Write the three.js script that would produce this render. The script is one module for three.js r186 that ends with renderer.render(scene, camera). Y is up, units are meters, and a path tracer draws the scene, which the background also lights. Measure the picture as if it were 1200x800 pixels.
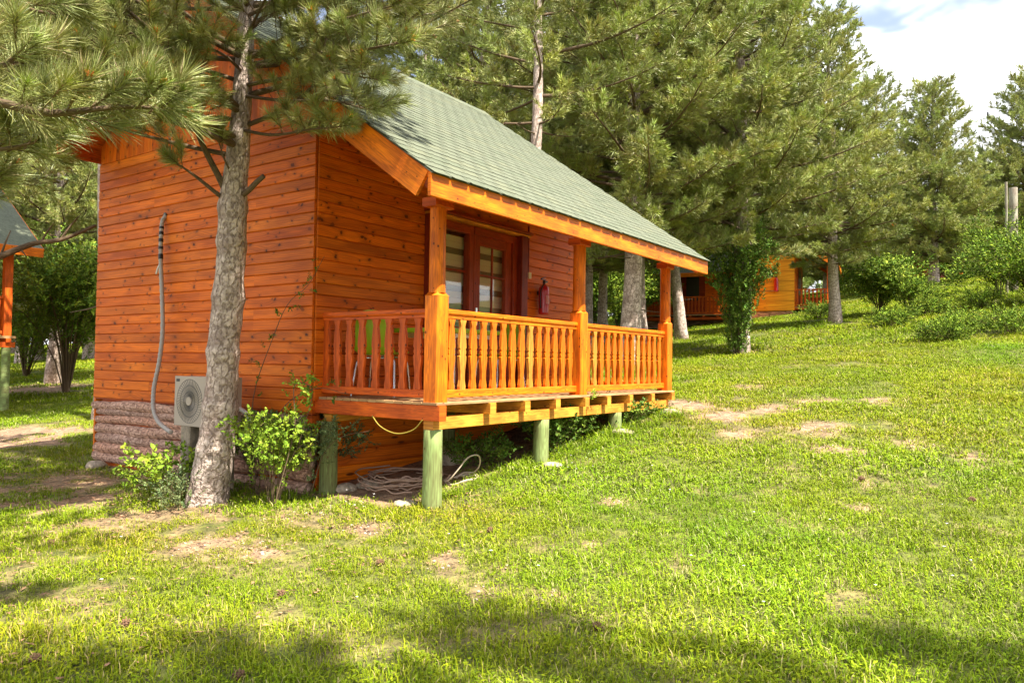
import * as THREE from 'three';
import { mergeGeometries } from 'three/addons/utils/BufferGeometryUtils.js';

// ---------------------------------------------------------------- camera, sky, sun, exposure
const V3 = THREE.Vector3;
const scene = new THREE.Scene();
const EYE = new V3(-5.3493, 1.6199, 6.3114), YAW = 0.958, PITCH = 0.0289, ROLL = 0.0135, FOCAL = 891.25;
const fwd = new V3(Math.cos(PITCH) * Math.sin(YAW), Math.sin(PITCH), -Math.cos(PITCH) * Math.cos(YAW));
const rgt0 = new V3(Math.cos(YAW), 0, Math.sin(YAW)), up0 = new V3().crossVectors(rgt0, fwd);
const rgt = rgt0.clone().multiplyScalar(Math.cos(ROLL)).addScaledVector(up0, Math.sin(ROLL));
const upv = up0.clone().multiplyScalar(Math.cos(ROLL)).addScaledVector(rgt0, -Math.sin(ROLL));
const camera = new THREE.PerspectiveCamera(2 * Math.atan(400 / FOCAL) * 180 / Math.PI, 1.5, 0.1, 900);
camera.position.copy(EYE);
camera.quaternion.setFromRotationMatrix(new THREE.Matrix4().makeBasis(rgt, upv, fwd.clone().negate()));

const renderer = new THREE.WebGLRenderer({ antialias: true });
renderer.setSize(1024, 682);
renderer.toneMapping = THREE.LinearToneMapping;
renderer.toneMappingExposure = 2.8;
renderer.shadowMap.enabled = true;

// hash noise, shared by the sky, the textures and the terrain
function rng(seed) { let a = seed >>> 0; return () => { a = (a + 0x6D2B79F5) | 0; let t = Math.imul(a ^ (a >>> 15), 1 | a); t = (t + Math.imul(t ^ (t >>> 7), 61 | t)) ^ t; return ((t ^ (t >>> 14)) >>> 0) / 4294967296; }; }
function hash2(x, y) { let h = Math.imul(x | 0, 374761393) ^ Math.imul(y | 0, 668265263); h = Math.imul(h ^ (h >>> 13), 1274126177); return ((h ^ (h >>> 16)) >>> 0) / 4294967296; }
function vnoise(x, y, px = 0, py = 0) {   // value noise, periodic when px / py are given
  const xi = Math.floor(x), yi = Math.floor(y), fx = x - xi, fy = y - yi, u = fx * fx * (3 - 2 * fx), v = fy * fy * (3 - 2 * fy);
  const wx = (n) => px ? ((n % px) + px) % px : n, wy = (n) => py ? ((n % py) + py) % py : n;
  const a = hash2(wx(xi), wy(yi)), b = hash2(wx(xi + 1), wy(yi)), c = hash2(wx(xi), wy(yi + 1)), d = hash2(wx(xi + 1), wy(yi + 1));
  return a + (b - a) * u + (c - a) * v + (a - b - c + d) * u * v;
}
function fbm(x, y, oct = 4, px = 0, py = 0) { let s = 0, a = 0.5, n = 0; for (let i = 0; i < oct; i++) { s += a * vnoise(x + i * 17, y + i * 31, px, py); n += a; a *= 0.5; x *= 2; y *= 2; px *= 2; py *= 2; } return s / n; }
const clamp = (x, a = 0, b = 1) => Math.min(b, Math.max(a, x));
const smooth = (a, b, x) => { const t = clamp((x - a) / (b - a)); return t * t * (3 - 2 * t); };

{ // the sky: blue air with broad white broken cloud, the same character all round
  const W = 2048, H = 1024, data = new Float32Array(W * H * 4);
  for (let j = 0; j < H; j++) for (let i = 0; i < W; i++) {
    const v = (j + 0.5) / H, u = (i + 0.5) / W, el = (v - 0.5) * Math.PI, az = (u - 0.5) * 2 * Math.PI;
    const y = Math.sin(el), x = Math.cos(el) * Math.cos(az), z = Math.cos(el) * Math.sin(az);
    const k = 1 / (Math.max(y, 0) + 0.22), X = x * k * 2.6 + 35.20, Z = z * k * 2.6 + 16.50;
    const wx = fbm(X * 1.1 + 5, Z * 1.1, 3) - 0.5, wz = fbm(X * 1.1, Z * 1.1 + 9, 3) - 0.5;
    const n = fbm(X + wx * 1.2, Z + wz * 1.2, 6), m = fbm(X * 2.3 + 40, Z * 2.3, 5), w = fbm(X * 9 + wx * 9, Z * 9 + wz * 9, 5);
    const cover = smooth(0.37, 0.50, n + (m - 0.5) * 0.24 + (w - 0.5) * 0.16), shade = smooth(0.4, 0.8, m) * 0.09 + smooth(0.35, 0.7, w) * 0.05 + smooth(0.55, 0.75, n) * 0.06;
    const hz = 1 - Math.max(y, 0), air = [0.20 + 0.30 * hz ** 5, 0.26 + 0.26 * hz ** 5, 0.42 + 0.14 * hz ** 5];
    const cl = [0.94 - shade * 2.6, 0.945 - shade * 2.4, 0.96 - shade * 2.0];
    const o = (j * W + i) * 4;
    for (let c = 0; c < 3; c++) { let s = air[c] + (cl[c] - air[c]) * cover; if (y < 0) s *= Math.max(0.25, 1 + y * 3); data[o + c] = s; }
    data[o + 3] = 1;
  }
  const sky = new THREE.DataTexture(data, W, H, THREE.RGBAFormat, THREE.FloatType);
  sky.mapping = THREE.EquirectangularReflectionMapping; sky.magFilter = sky.minFilter = THREE.LinearFilter; sky.needsUpdate = true;
  scene.background = sky; scene.environment = sky;
}
const SUN = new V3(-0.05, 0.84, 0.52).normalize();
{
  const sun = new THREE.DirectionalLight(new THREE.Color().setRGB(1, 0.94, 0.83), 5);
  sun.position.copy(SUN).multiplyScalar(60); sun.target.position.set(0, 0, 0); sun.castShadow = true; sun.shadow.radius = 1.2;
  Object.assign(sun.shadow.camera, { left: -45, right: 45, top: 45, bottom: -45, near: 1, far: 160 }); sun.shadow.mapSize.set(2048, 2048);
  scene.add(sun, sun.target);
}

// ---------------------------------------------------------------- helpers
const at = (px, py, depth) => EYE.clone().addScaledVector(fwd, depth).addScaledVector(rgt, (px - 600) / FOCAL * depth).addScaledVector(upv, -(py - 400) / FOCAL * depth);
const dirOf = (px, py) => at(px, py, 1).sub(EYE);
const onX = (px, py, X) => { const d = dirOf(px, py); return EYE.clone().addScaledVector(d, (X - EYE.x) / d.x); };
const onZ = (px, py, Z) => { const d = dirOf(px, py); return EYE.clone().addScaledVector(d, (Z - EYE.z) / d.z); };
const taken = {};
function numbered(name) { const n = taken[name] = (taken[name] ?? -1) + 1; return n ? `${name}_${String(n).padStart(3, '0')}` : name; }
function mesh(name, geo, mat, parent, pos, rot) {
  const m = new THREE.Mesh(geo, mat); m.name = parent && parent !== scene ? name : numbered(name);
  if (pos) m.position.set(...(pos.isVector3 ? [pos.x, pos.y, pos.z] : pos));
  if (rot) m.rotation.set(...rot);
  m.castShadow = m.receiveShadow = true; (parent || scene).add(m); return m;
}
function tag(o, label, category, group, kind) { o.userData.label = label; if (category) o.userData.category = category; if (group) o.userData.group = group; if (kind) o.userData.kind = kind; return o; }
function thing(name, label, category, pos = [0, 0, 0], ry = 0, group) {
  const g = new THREE.Group(); g.name = numbered(name); g.position.set(...(pos.isVector3 ? [pos.x, pos.y, pos.z] : pos)); g.rotation.y = ry; scene.add(g); return tag(g, label, category, group);
}
function part(name, parent) { const g = new THREE.Group(); g.name = name; parent.add(g); return g; }
function stuffMesh(name, geo, mat, list, parent, kind = 'stuff') {   // list of { m: Matrix4, c: [r,g,b] }
  const im = new THREE.InstancedMesh(geo, mat, list.length); im.name = parent && parent !== scene ? name : numbered(name);
  const col = new THREE.Color();
  list.forEach((e, i) => { im.setMatrixAt(i, e.m); if (e.c) im.setColorAt(i, col.setRGB(...e.c)); });
  im.castShadow = im.receiveShadow = true; im.userData.kind = kind; (parent || scene).add(im); return im;
}
// a prism along +X: profile points are [y, z], counter-clockwise seen from +X; uv: (x, distance round the profile)
function prism(pts, len, uvf = (x, s) => [x, s], x0 = 0) {
  const P = [], U = [], n = pts.length; let s = 0;
  for (let i = 0; i < n; i++) {
    const a = pts[i], b = pts[(i + 1) % n], d = Math.hypot(b[0] - a[0], b[1] - a[1]), x1 = x0 + len;
    const q = [[x0, a, s], [x1, a, s], [x1, b, s + d], [x0, a, s], [x1, b, s + d], [x0, b, s + d]];
    for (const [x, p, t] of [q[0], q[2], q[1], q[3], q[5], q[4]]) { P.push(x, p[0], p[1]); U.push(...uvf(x, t, p)); }
    s += d;
  }
  const tri = THREE.ShapeUtils.triangulateShape(pts.map((p) => new THREE.Vector2(p[0], p[1])), []);
  for (const [i, j, k] of tri) {
    for (const t of [i, j, k]) { P.push(x0 + len, ...pts[t]); U.push(...uvf(pts[t][1] * 0.3, pts[t][0], pts[t])); }
    for (const t of [i, k, j]) { P.push(x0, ...pts[t]); U.push(...uvf(pts[t][1] * 0.3, pts[t][0], pts[t])); }
  }
  const g = new THREE.BufferGeometry();
  g.setAttribute('position', new THREE.Float32BufferAttribute(P, 3)); g.setAttribute('uv', new THREE.Float32BufferAttribute(U, 2)); g.computeVertexNormals(); return g;
}
const oct = (h, t, c, y0 = 0, z0 = 0) => [[y0 + c, z0], [y0 + h - c, z0], [y0 + h, z0 + c], [y0 + h, z0 + t - c], [y0 + h - c, z0 + t], [y0 + c, z0 + t], [y0, z0 + t - c], [y0, z0 + c]];
function beam(len, h, t, c = 0.006, uo = 0, vo = 0) { return prism(oct(h, t, Math.min(c, h * 0.4, t * 0.4)), len, (x, s) => [x + uo, s + vo]); }   // lies along +X, y 0..h, z 0..t
const beamZ = (len, h, t, c, uo, vo) => { const g = beam(len, h, t, c, uo, vo); g.rotateY(-Math.PI / 2); return g; };     // along +Z, x -t..0
const beamY = (len, w, t, c, uo, vo) => { const g = beam(len, w, t, c, uo, vo); g.rotateZ(Math.PI / 2); return g; };      // along +Y, x -w..0, z 0..t
// tube through points with a radius for each, lumpy when amp > 0
function tube(pts, radii, radial = 8, amp = 0, freq = 6, seed = 0, caps = true) {
  const n = pts.length, P = [], U = [], I = []; let run = 0; const T = new V3(), N = new V3(), B = new V3(); let ref = Math.abs(pts[1].clone().sub(pts[0]).normalize().y) > 0.8 ? new V3(1, 0, 0) : new V3(0, 1, 0);
  for (let i = 0; i < n; i++) {
    T.copy(pts[Math.min(i + 1, n - 1)]).sub(pts[Math.max(i - 1, 0)]).normalize();
    N.copy(ref).addScaledVector(T, -ref.dot(T)).normalize(); B.crossVectors(T, N); ref = N.clone();
    if (i) run += pts[i].distanceTo(pts[i - 1]);
    for (let k = 0; k <= radial; k++) {
      const a = k / radial * Math.PI * 2, kk = k % radial;
      const r = radii[i] * (1 + (amp ? amp * (fbm(kk / radial * 6 + seed, run * freq, 3, 6) - 0.5) * 2 : 0)), c = Math.cos(a) * r, s = Math.sin(a) * r;
      P.push(pts[i].x + N.x * c + B.x * s, pts[i].y + N.y * c + B.y * s, pts[i].z + N.z * c + B.z * s); U.push(k / radial, run);
    }
  }
  const w = radial + 1;
  for (let i = 0; i < n - 1; i++) for (let k = 0; k < radial; k++) { const a = i * w + k, b = a + 1, c = a + w, d = c + 1; I.push(a, b, c, b, d, c); }
  if (caps) for (const e of [0, n - 1]) { const ci = P.length / 3; P.push(pts[e].x, pts[e].y, pts[e].z); U.push(0.5, run); for (let k = 0; k < radial; k++) e ? I.push(ci, e * w + k, e * w + k + 1) : I.push(ci, k + 1, k); }
  const g = new THREE.BufferGeometry(); g.setAttribute('position', new THREE.Float32BufferAttribute(P, 3)); g.setAttribute('uv', new THREE.Float32BufferAttribute(U, 2)); g.setIndex(I); g.computeVertexNormals();
  const nm = g.attributes.normal;   // close the seam
  for (let i = 0; i < n; i++) { const a = i * w, b = a + radial; N.set(nm.getX(a) + nm.getX(b), nm.getY(a) + nm.getY(b), nm.getZ(a) + nm.getZ(b)).normalize(); nm.setXYZ(a, N.x, N.y, N.z); nm.setXYZ(b, N.x, N.y, N.z); }
  return g;
}
const curve = (pts, n) => new THREE.CatmullRomCurve3(pts).getPoints(n);
const wire = (pts, r, n = 24, radial = 6) => { const c = curve(pts, n); return tube(c, c.map(() => r), radial); };
const cyl = (r0, r1, h, seg = 16) => { const g = new THREE.CylinderGeometry(r1, r0, h, seg); g.translate(0, h / 2, 0); return g; };
const moved = (g, x, y, z) => { g.translate(x, y, z); return g; };
function merged(list) { return mergeGeometries(list.map((g) => { const q = g.index ? g.toNonIndexed() : g; for (const k of Object.keys(q.attributes)) if (!['position', 'normal', 'uv', 'color'].includes(k)) q.deleteAttribute(k); return q; })); }

// ---------------------------------------------------------------- textures and materials
function pixelMap(w, h, fn, srgb = true, rep) {
  const d = new Uint8Array(w * h * 4), o = [0, 0, 0];
  for (let j = 0; j < h; j++) for (let i = 0; i < w; i++) { fn(i, j, o); const q = (j * w + i) * 4; d[q] = clamp(o[0], 0, 255); d[q + 1] = clamp(o[1], 0, 255); d[q + 2] = clamp(o[2], 0, 255); d[q + 3] = 255; }
  const t = new THREE.DataTexture(d, w, h); t.wrapS = t.wrapT = THREE.RepeatWrapping; t.magFilter = THREE.LinearFilter; t.minFilter = THREE.LinearMipmapLinearFilter; t.generateMipmaps = true;
  if (srgb) t.colorSpace = THREE.SRGBColorSpace; if (rep) t.repeat.set(...rep); t.needsUpdate = true; return t;
}
const mat = (o) => new THREE.MeshStandardMaterial({ roughness: 0.8, ...o });
const phys = (o) => new THREE.MeshPhysicalMaterial({ roughness: 0.8, ...o });
const lin = (r, g, b) => new THREE.Color().setRGB(r, g, b);

// siding: eight boards stacked in v, 4.6 m along u; knots, grain and uneven stain
const ROWS = 8;
function sidingPixels() {
  const W = 2048, H = 1024, rh = H / ROWS, val = new Float32Array(W * H), knot = new Float32Array(W * H);
  const R = rng(11);
  for (let row = 0; row < ROWS; row++) {
    const ks = []; const n = 10 + Math.floor(R() * 8); for (let k = 0; k < n; k++) ks.push([R() * W, (0.12 + 0.76 * R()) * rh, 6 + R() * R() * 17, 0.52 + R() * 0.45, 0.35 + R() * 0.9, (R() - 0.5) * 1.2]);
    const base = (R() - 0.5) * 0.20;
    for (let j = 0; j < rh; j++) for (let i = 0; i < W; i++) {
      let y = j, kn = 0;
      for (const [kx, ky, kr, kd, ka, kt] of ks) {
        let dx = i - kx; if (dx > W / 2) dx -= W; if (dx < -W / 2) dx += W; if (Math.abs(dx) > 70) continue;
        const dy = j - ky, d2 = (dx * dx) / 2.2 + dy * dy / 3.2; y += dy * 0.9 * Math.exp(-d2 / (kr * kr * 5)) * 1.2; const rx = dx + kt * dy * 0.5, d = Math.sqrt((rx * rx) / ka + dy * dy / 1.9) / kr * (0.8 + 0.5 * vnoise(i / 4, j / 7)); kn = Math.max(kn, kd * (1 - smooth(0.6, 1.25, d)), 0.34 * kd * Math.exp(-d * d * 0.28));
      }
      const arch = fbm(i / 420, row * 7.7 + y / 34, 3, W / 420 | 0);
      const g = Math.sin((y / 6.2 + arch * 9) * 2) * 0.5 + 0.5, fine = fbm(i / 60, y * 0.9 + row * 50, 3, 34), blot = fbm(i / 190 + row * 13, y / 70, 3);
      val[(row * rh + j) * W + i] = 1 + base + (g - 0.5) * 0.16 + (fine - 0.5) * 0.22 + (blot - 0.5) * 0.42; knot[(row * rh + j) * W + i] = kn;
    }
  }
  return { W, H, val, knot };
}
const sp = sidingPixels();
const sidingMap = (c, k) => pixelMap(sp.W, sp.H, (i, j, o) => { const q = j * sp.W + i, v = sp.val[q], m = sp.knot[q]; for (let n = 0; n < 3; n++) o[n] = (c[n] * Math.pow(v, n === 0 ? 0.75 : n === 1 ? 1.1 : 1.3)) * (1 - m) + k[n] * m; });
const sidingColor = sidingMap([212, 104, 18], [78, 32, 12]);
const sidingBump = pixelMap(1024, 512, (i, j, o) => { const q = (j * 2) * sp.W + i * 2; o[0] = o[1] = o[2] = 128 + (sp.val[q] - 1) * 170 - sp.knot[q] * 50; }, false);
const sidingMats = [[1, 1, 1], [0.9, 0.9, 0.92], [1.0, 0.94, 0.86], [0.96, 1.02, 1.1]].map((c) => phys({ map: sidingColor, bumpMap: sidingBump, bumpScale: 0.0012, color: lin(...c), roughness: 0.55, specularIntensity: 0.5 }));
// sawn and stained timber for posts, rails and beams: 2 m along u, 0.5 m along v
const timberVal = new Float32Array(1024 * 256), timberKnot = new Float32Array(1024 * 256);
{
  const R = rng(5), ks = []; for (let k = 0; k < 22; k++) ks.push([R() * 1024, R() * 256, 2 + R() * 4.5]);
  for (let j = 0; j < 256; j++) for (let i = 0; i < 1024; i++) {
    let kn = 0; for (const [x, y, r] of ks) { const d = Math.hypot((i - x) / 1.3, j - y) / r; kn = Math.max(kn, 1 - smooth(0.5, 1.2, d)); }
    timberVal[j * 1024 + i] = 1 + (fbm(i / 64, j / 3.2, 3, 16, 80) - 0.5) * 0.42 + (fbm(i / 128, j / 32, 4, 8, 8) - 0.5) * 0.5 + (Math.sin(fbm(i / 256, j / 16, 2, 4, 16) * 60) * 0.05); timberKnot[j * 1024 + i] = kn * 0.8;
  }
}
const timberMap = (c, k) => pixelMap(1024, 256, (i, j, o) => { const v = timberVal[j * 1024 + i], m = timberKnot[j * 1024 + i]; for (let n = 0; n < 3; n++) o[n] = c[n] * Math.pow(v, n ? 1.1 : 0.8) * (1 - m) + k[n] * m; }, true, [0.5, 2]);
const timberBump = pixelMap(1024, 256, (i, j, o) => { o[0] = o[1] = o[2] = 128 + (timberVal[j * 1024 + i] - 1) * 200; }, false, [0.5, 2]);
const timber = (c, k = [70, 30, 12], o = {}) => phys({ map: timberMap(c, k), bumpMap: timberBump, bumpScale: 0.001, roughness: 0.5, specularIntensity: 0.55, ...o });
const M = {
  orange: timber([222, 113, 15]), redOrange: timber([202, 88, 22]), honey: timber([214, 142, 52], [120, 70, 30]), yellowSiding: timber([232, 160, 44]), darkRed: timber([128, 44, 22]), doorRed: timber([150, 58, 28]),
  greyWood: timber([150, 140, 124], [90, 80, 70], { roughness: 0.9 }), weathered: timber([176, 134, 92], [90, 60, 40], { clearcoat: 0, roughness: 0.8 }), green: timber([128, 138, 84], [96, 70, 50], { clearcoat: 0, roughness: 0.85 }), backing: timber([202, 92, 22]),
  dark: mat({ color: lin(0.02, 0.018, 0.016) }), black: mat({ color: lin(0.012, 0.012, 0.013), roughness: 0.4 }), chrome: mat({ color: lin(0.72, 0.73, 0.74), metalness: 0.9, roughness: 0.22 }),
  lime: phys({ color: lin(0.34, 0.56, 0.012), roughness: 0.35, clearcoat: 0.3 }), limeDark: phys({ color: lin(0.16, 0.34, 0.02), roughness: 0.4 }), red: phys({ color: lin(0.52, 0.012, 0.018), roughness: 0.28, clearcoat: 0.6 }), white: mat({ color: lin(0.72, 0.70, 0.66), roughness: 0.5 }),
  cream: mat({ color: lin(0.78, 0.72, 0.54), roughness: 0.9 }), acWhite: mat({ color: lin(0.40, 0.33, 0.26), roughness: 0.5 }), grey: mat({ color: lin(0.11, 0.105, 0.095), roughness: 0.6 }), greyDark: mat({ color: lin(0.05, 0.05, 0.048), roughness: 0.6 }),
  glass: phys({ color: lin(0.95, 0.97, 0.96), transmission: 1, roughness: 0.02, thickness: 0, ior: 1.5 }), terracotta: mat({ color: lin(0.42, 0.12, 0.05) }),
};
const stoneMap = pixelMap(512, 512, (i, j, o) => { const v = 0.7 + 0.5 * fbm(i / 32, j / 32, 5, 16, 16) + 0.2 * (fbm(i / 5, j / 5, 2, 102, 102) - 0.5); o[0] = 176 * v; o[1] = 160 * v; o[2] = 138 * v; });
M.concrete = mat({ map: stoneMap, roughness: 0.95, color: lin(0.75, 0.75, 0.75) }); M.stone = mat({ map: stoneMap, roughness: 0.95, bumpMap: stoneMap, bumpScale: 0.01 });
// bark: greyish pink plates between dark fissures; tile of 1 turn x 1.2 m
const barkH = new Float32Array(512 * 512), barkT = new Float32Array(512 * 512);
{
  const GX = 17, GY = 8;
  for (let j = 0; j < 512; j++) for (let i = 0; i < 512; i++) {
    const wx = (fbm(i / 32, j / 32, 3, 16, 16) - 0.5) * 0.9, wy = (fbm(i / 32 + 7, j / 32 + 3, 3, 16, 16) - 0.5) * 0.9, x = i / 512 * GX + wx, y = j / 512 * GY + wy, xi = Math.floor(x), yi = Math.floor(y); let f1 = 9, f2 = 9, id = 0;
    for (let b = -1; b <= 1; b++) for (let a = -1; a <= 1; a++) { const cx = ((xi + a) % GX + GX) % GX, cy = ((yi + b) % GY + GY) % GY, dx = xi + a + hash2(cx * 7 + 1, cy * 13 + 5) - x, dy = yi + b + hash2(cx * 11 + 3, cy * 5 + 9) - y, d = Math.hypot(dx, dy * 0.9); if (d < f1) { f2 = f1; f1 = d; id = hash2(cx + 31, cy + 77); } else if (d < f2) f2 = d; }
    const fine = fbm(i / 8, j / 14, 4, 64, 37), flake = fbm(i / 20, j / 11, 3, 26, 47), e = smooth(0.0, 0.30, f2 - f1 + (fine - 0.5) * 0.34);
    barkH[j * 512 + i] = clamp(e * (0.36 + 0.16 * id) + (fine - 0.5) * 0.75 + (flake - 0.5) * 0.6 + 0.26); barkT[j * 512 + i] = id;
  }
}
const barkMap = (hi, lo, tint = [0, 0, 0]) => pixelMap(512, 512, (i, j, o) => { const h = barkH[j * 512 + i], p = smooth(0.45, 0.75, fbm(i / 64 + 3, j / 85.34, 3, 8, 6)) * (0.5 + barkT[j * 512 + i]); for (let n = 0; n < 3; n++) o[n] = lo[n] + (hi[n] - lo[n]) * h + tint[n] * p * h; }, true, [1, 0.83]);
const barkBump = (rx, ry) => pixelMap(512, 512, (i, j, o) => { o[0] = o[1] = o[2] = barkH[j * 512 + i] * 255; }, false, [rx, ry]);
M.bark = mat({ map: barkMap([222, 202, 188], [124, 106, 94], [-46, -48, -46]), bumpMap: barkBump(1, 1.1), bumpScale: 0.014, roughness: 0.95 });
M.bark.map.repeat.set(1, 1.1);
M.barkFar = mat({ map: barkMap([222, 202, 188], [124, 106, 94], [-46, -48, -46]), roughness: 0.95 });
M.limb = mat({ map: barkMap([120, 98, 74], [70, 56, 42]), roughness: 0.95 });
M.twig = mat({ color: lin(0.13, 0.085, 0.045), roughness: 0.95 });
M.slabLog = mat({ map: barkMap([224, 184, 160], [130, 96, 78], [4, -4, -8]), bumpMap: barkBump(1, 0.83), bumpScale: 0.012, roughness: 0.92 });
M.slabLogs = [[1, 1, 1], [0.84, 0.86, 0.88], [1.08, 0.98, 0.92]].map((c) => { const m = M.slabLog.clone(); m.color.setRGB(...c); return m; }); M.slabLog.map.repeat.set(0.5, 0.9); M.slabLog.bumpMap.repeat.set(0.5, 0.9); M.slabLog.map.rotation = 0;
const granules = pixelMap(512, 512, (i, j, o) => { const v = 0.86 + 0.34 * (hash2(i, j) - 0.4) + 0.3 * (fbm(i / 40, j / 40, 3, 13, 13) - 0.5); o[0] = 108 * v; o[1] = 113 * v; o[2] = 92 * v; }, true, [2, 2]);
M.shingle = [[1, 1, 1], [0.9, 0.93, 0.9], [1.08, 1.05, 1.0]].map((c) => mat({ map: granules, color: lin(...c), roughness: 0.95 }));
M.roofUnder = M.shingle[0];
const leafMat = (o = {}) => phys({ vertexColors: true, roughness: 0.75, specularIntensity: 0.15, ...o });
M.needle = leafMat({ roughness: 0.45, specularIntensity: 0.8 }); M.grass = leafMat(); M.leaf = leafMat({ roughness: 0.6 });

// ---------------------------------------------------------------- terrain: a thin-plate surface through heights read at foundations, posts and trunks
const CTRL = [[-5.35, 6.31, 0.0], [-9, 3, -0.05], [-7, 12, 0.05], [0.02, 1.57, 0.24], [1.97, 1.57, 0.46], [3.76, 1.57, 0.72], [5.45, 1.67, 0.92], [0, -4.45, 0.15], [0, -3.4, 0.15], [-1, -0.35, 0.17], [-2.2, 4.2, 0.05], [-0.7, 6.2, 0.13], [5.5, -4.5, 0.78], [-4, -2.5, 0.02],
  [4.65, -15.9, 0.65], [2.35, -9.5, 0.4], [9.8, -24, 1.2], [14.4, -0.3, 2.0], [22.2, 0.35, 3.17], [35.4, -5.3, 4.4], [40, 1.5, 6.1], [23.2, 5.3, 3.5], [31, -8, 3.6], [8, 6, 1.12], [15, -12, 1.8], [60, 0, 8.4], [60, -30, 6.2], [45, -45, 4.2], [10, -60, 1.6], [60, 25, 8.6], [20, 30, 3.0], [-15, -30, -0.8], [-30, 0, -1.8], [-20, 30, -1]];
const tps = (() => {
  const n = CTRL.length, N = n + 3, A = Array.from({ length: N }, () => new Float64Array(N + 1)), U = (r2) => r2 > 1e-9 ? 0.5 * r2 * Math.log(r2) : 0;
  for (let i = 0; i < n; i++) { for (let j = 0; j < n; j++) A[i][j] = U((CTRL[i][0] - CTRL[j][0]) ** 2 + (CTRL[i][1] - CTRL[j][1]) ** 2) + (i === j ? 0.4 : 0); A[i][n] = A[n][i] = 1; A[i][n + 1] = A[n + 1][i] = CTRL[i][0]; A[i][n + 2] = A[n + 2][i] = CTRL[i][1]; A[i][N] = CTRL[i][2]; }
  for (let c = 0; c < N; c++) { let p = c; for (let r = c + 1; r < N; r++) if (Math.abs(A[r][c]) > Math.abs(A[p][c])) p = r; [A[c], A[p]] = [A[p], A[c]]; for (let r = 0; r < N; r++) if (r !== c) { const f = A[r][c] / A[c][c]; if (f) for (let k = c; k <= N; k++) A[r][k] -= f * A[c][k]; } }
  const w = A.map((r, i) => r[N] / r[i]);
  return (x, z) => { let s = w[n] + w[n + 1] * x + w[n + 2] * z; for (let i = 0; i < n; i++) s += w[i] * U((x - CTRL[i][0]) ** 2 + (z - CTRL[i][1]) ** 2); return s; };
})();
function ground(x, z) {
  const d = Math.hypot(x, z), k = d > 70 ? 70 / d : 1;
  const under = smooth(-0.4, 0.3, x) * smooth(6, 5, x) * smooth(-5, -4.2, z) * smooth(1.2, 0.2, z);
  return tps(x * k, z * k) + (fbm(x * 0.6 + 40, z * 0.6 + 11, 3) - 0.5) * 0.10 * (1 - under) + (fbm(x * 2.1, z * 2.1, 2) - 0.5) * 0.035;
}
const gv = (x, z, dy = 0) => new V3(x, ground(x, z) + dy, z);
function hit(px, py) { const d = dirOf(px, py); let t = 1.5, p; for (let i = 0; i < 4000; i++) { p = EYE.clone().addScaledVector(d, t); if (p.y < ground(p.x, p.z)) break; t += 0.02 + t * 0.004; if (t > 140) break; } return p; }
const depthAt = (px, depth) => { const p = at(px, 425, depth); return gv(p.x, p.z); };

// bare earth: worn patches where the photograph shows them, and a littered, thinly grown belt under the near pine
const bare = [[755, 468, 0.5, 0.22], [790, 476, 0.9, 0.3], [820, 478, 0.6, 0.22], [845, 488, 0.6, 0.2], [880, 509, 0.75, 0.18], [862, 492, 0.4, 0.3], [905, 480, 0.5, 0.12], [940, 503, 0.6, 0.2], [965, 500, 0.4, 0.15], [1015, 567, 0.22, 0.14], [1010, 595, 0.18, 0.1], [985, 530, 0.4, 0.12], [1065, 520, 0.3, 0.1], [1135, 535, 0.3, 0.1], [880, 455, 0.5, 0.2], [1030, 470, 0.5, 0.14], [640, 700, 0.18, 0.12], [565, 695, 0.22, 0.14], [590, 665, 0.2, 0.12], [300, 650, 0.3, 0.2], [520, 660, 0.3, 0.14], [960, 470, 0.6, 0.15], [690, 640, 0.2, 0.1], [720, 590, 0.25, 0.1], [430, 620, 0.3, 0.12], [345, 605, 0.35, 0.25], [240, 640, 0.4, 0.3], [50, 505, 1.6, 0.7], [30, 520, 1.2, 0.6], [40, 455, 2.5, 0.5]].map(([x, y, r, q]) => { const p = hit(x, y); return [p.x, p.z, r, q]; });
function soil(x, z) {   // 0 turf .. 1 bare
  const n = fbm(x * 1.7 + 9, z * 1.7 + 4, 4), f = fbm(x * 6, z * 6 + 30, 3); let s = smooth(0.60, 0.74, n) * 0.35;
  for (const [px, pz, r] of bare) { const d = Math.hypot(x - px, z - pz) / (r * 0.85); if (d < 1.7) s = Math.max(s, 1 - smooth(0.35, 1.15, d + (n - 0.5) * 1.6 + (f - 0.5) * 0.9)); }
  const litter = smooth(3.6, 0.6, Math.hypot((x + 1.9) * 0.75, z + 0.6)) * 0.72 + smooth(0.2, -0.6, x) * smooth(-1, -3, z) * smooth(-14, -8, z) * 0.7;
  s = Math.max(s, clamp(litter * smooth(0.30, 0.62, n + (f - 0.5) * 0.5)));
  if (x > -0.1 && x < 5.6 && z < 1.45 && z > -4.6) s = Math.max(s, 0.95 - smooth(1.0, 1.45, z) * 0.6);
  return clamp(s);
}
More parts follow.
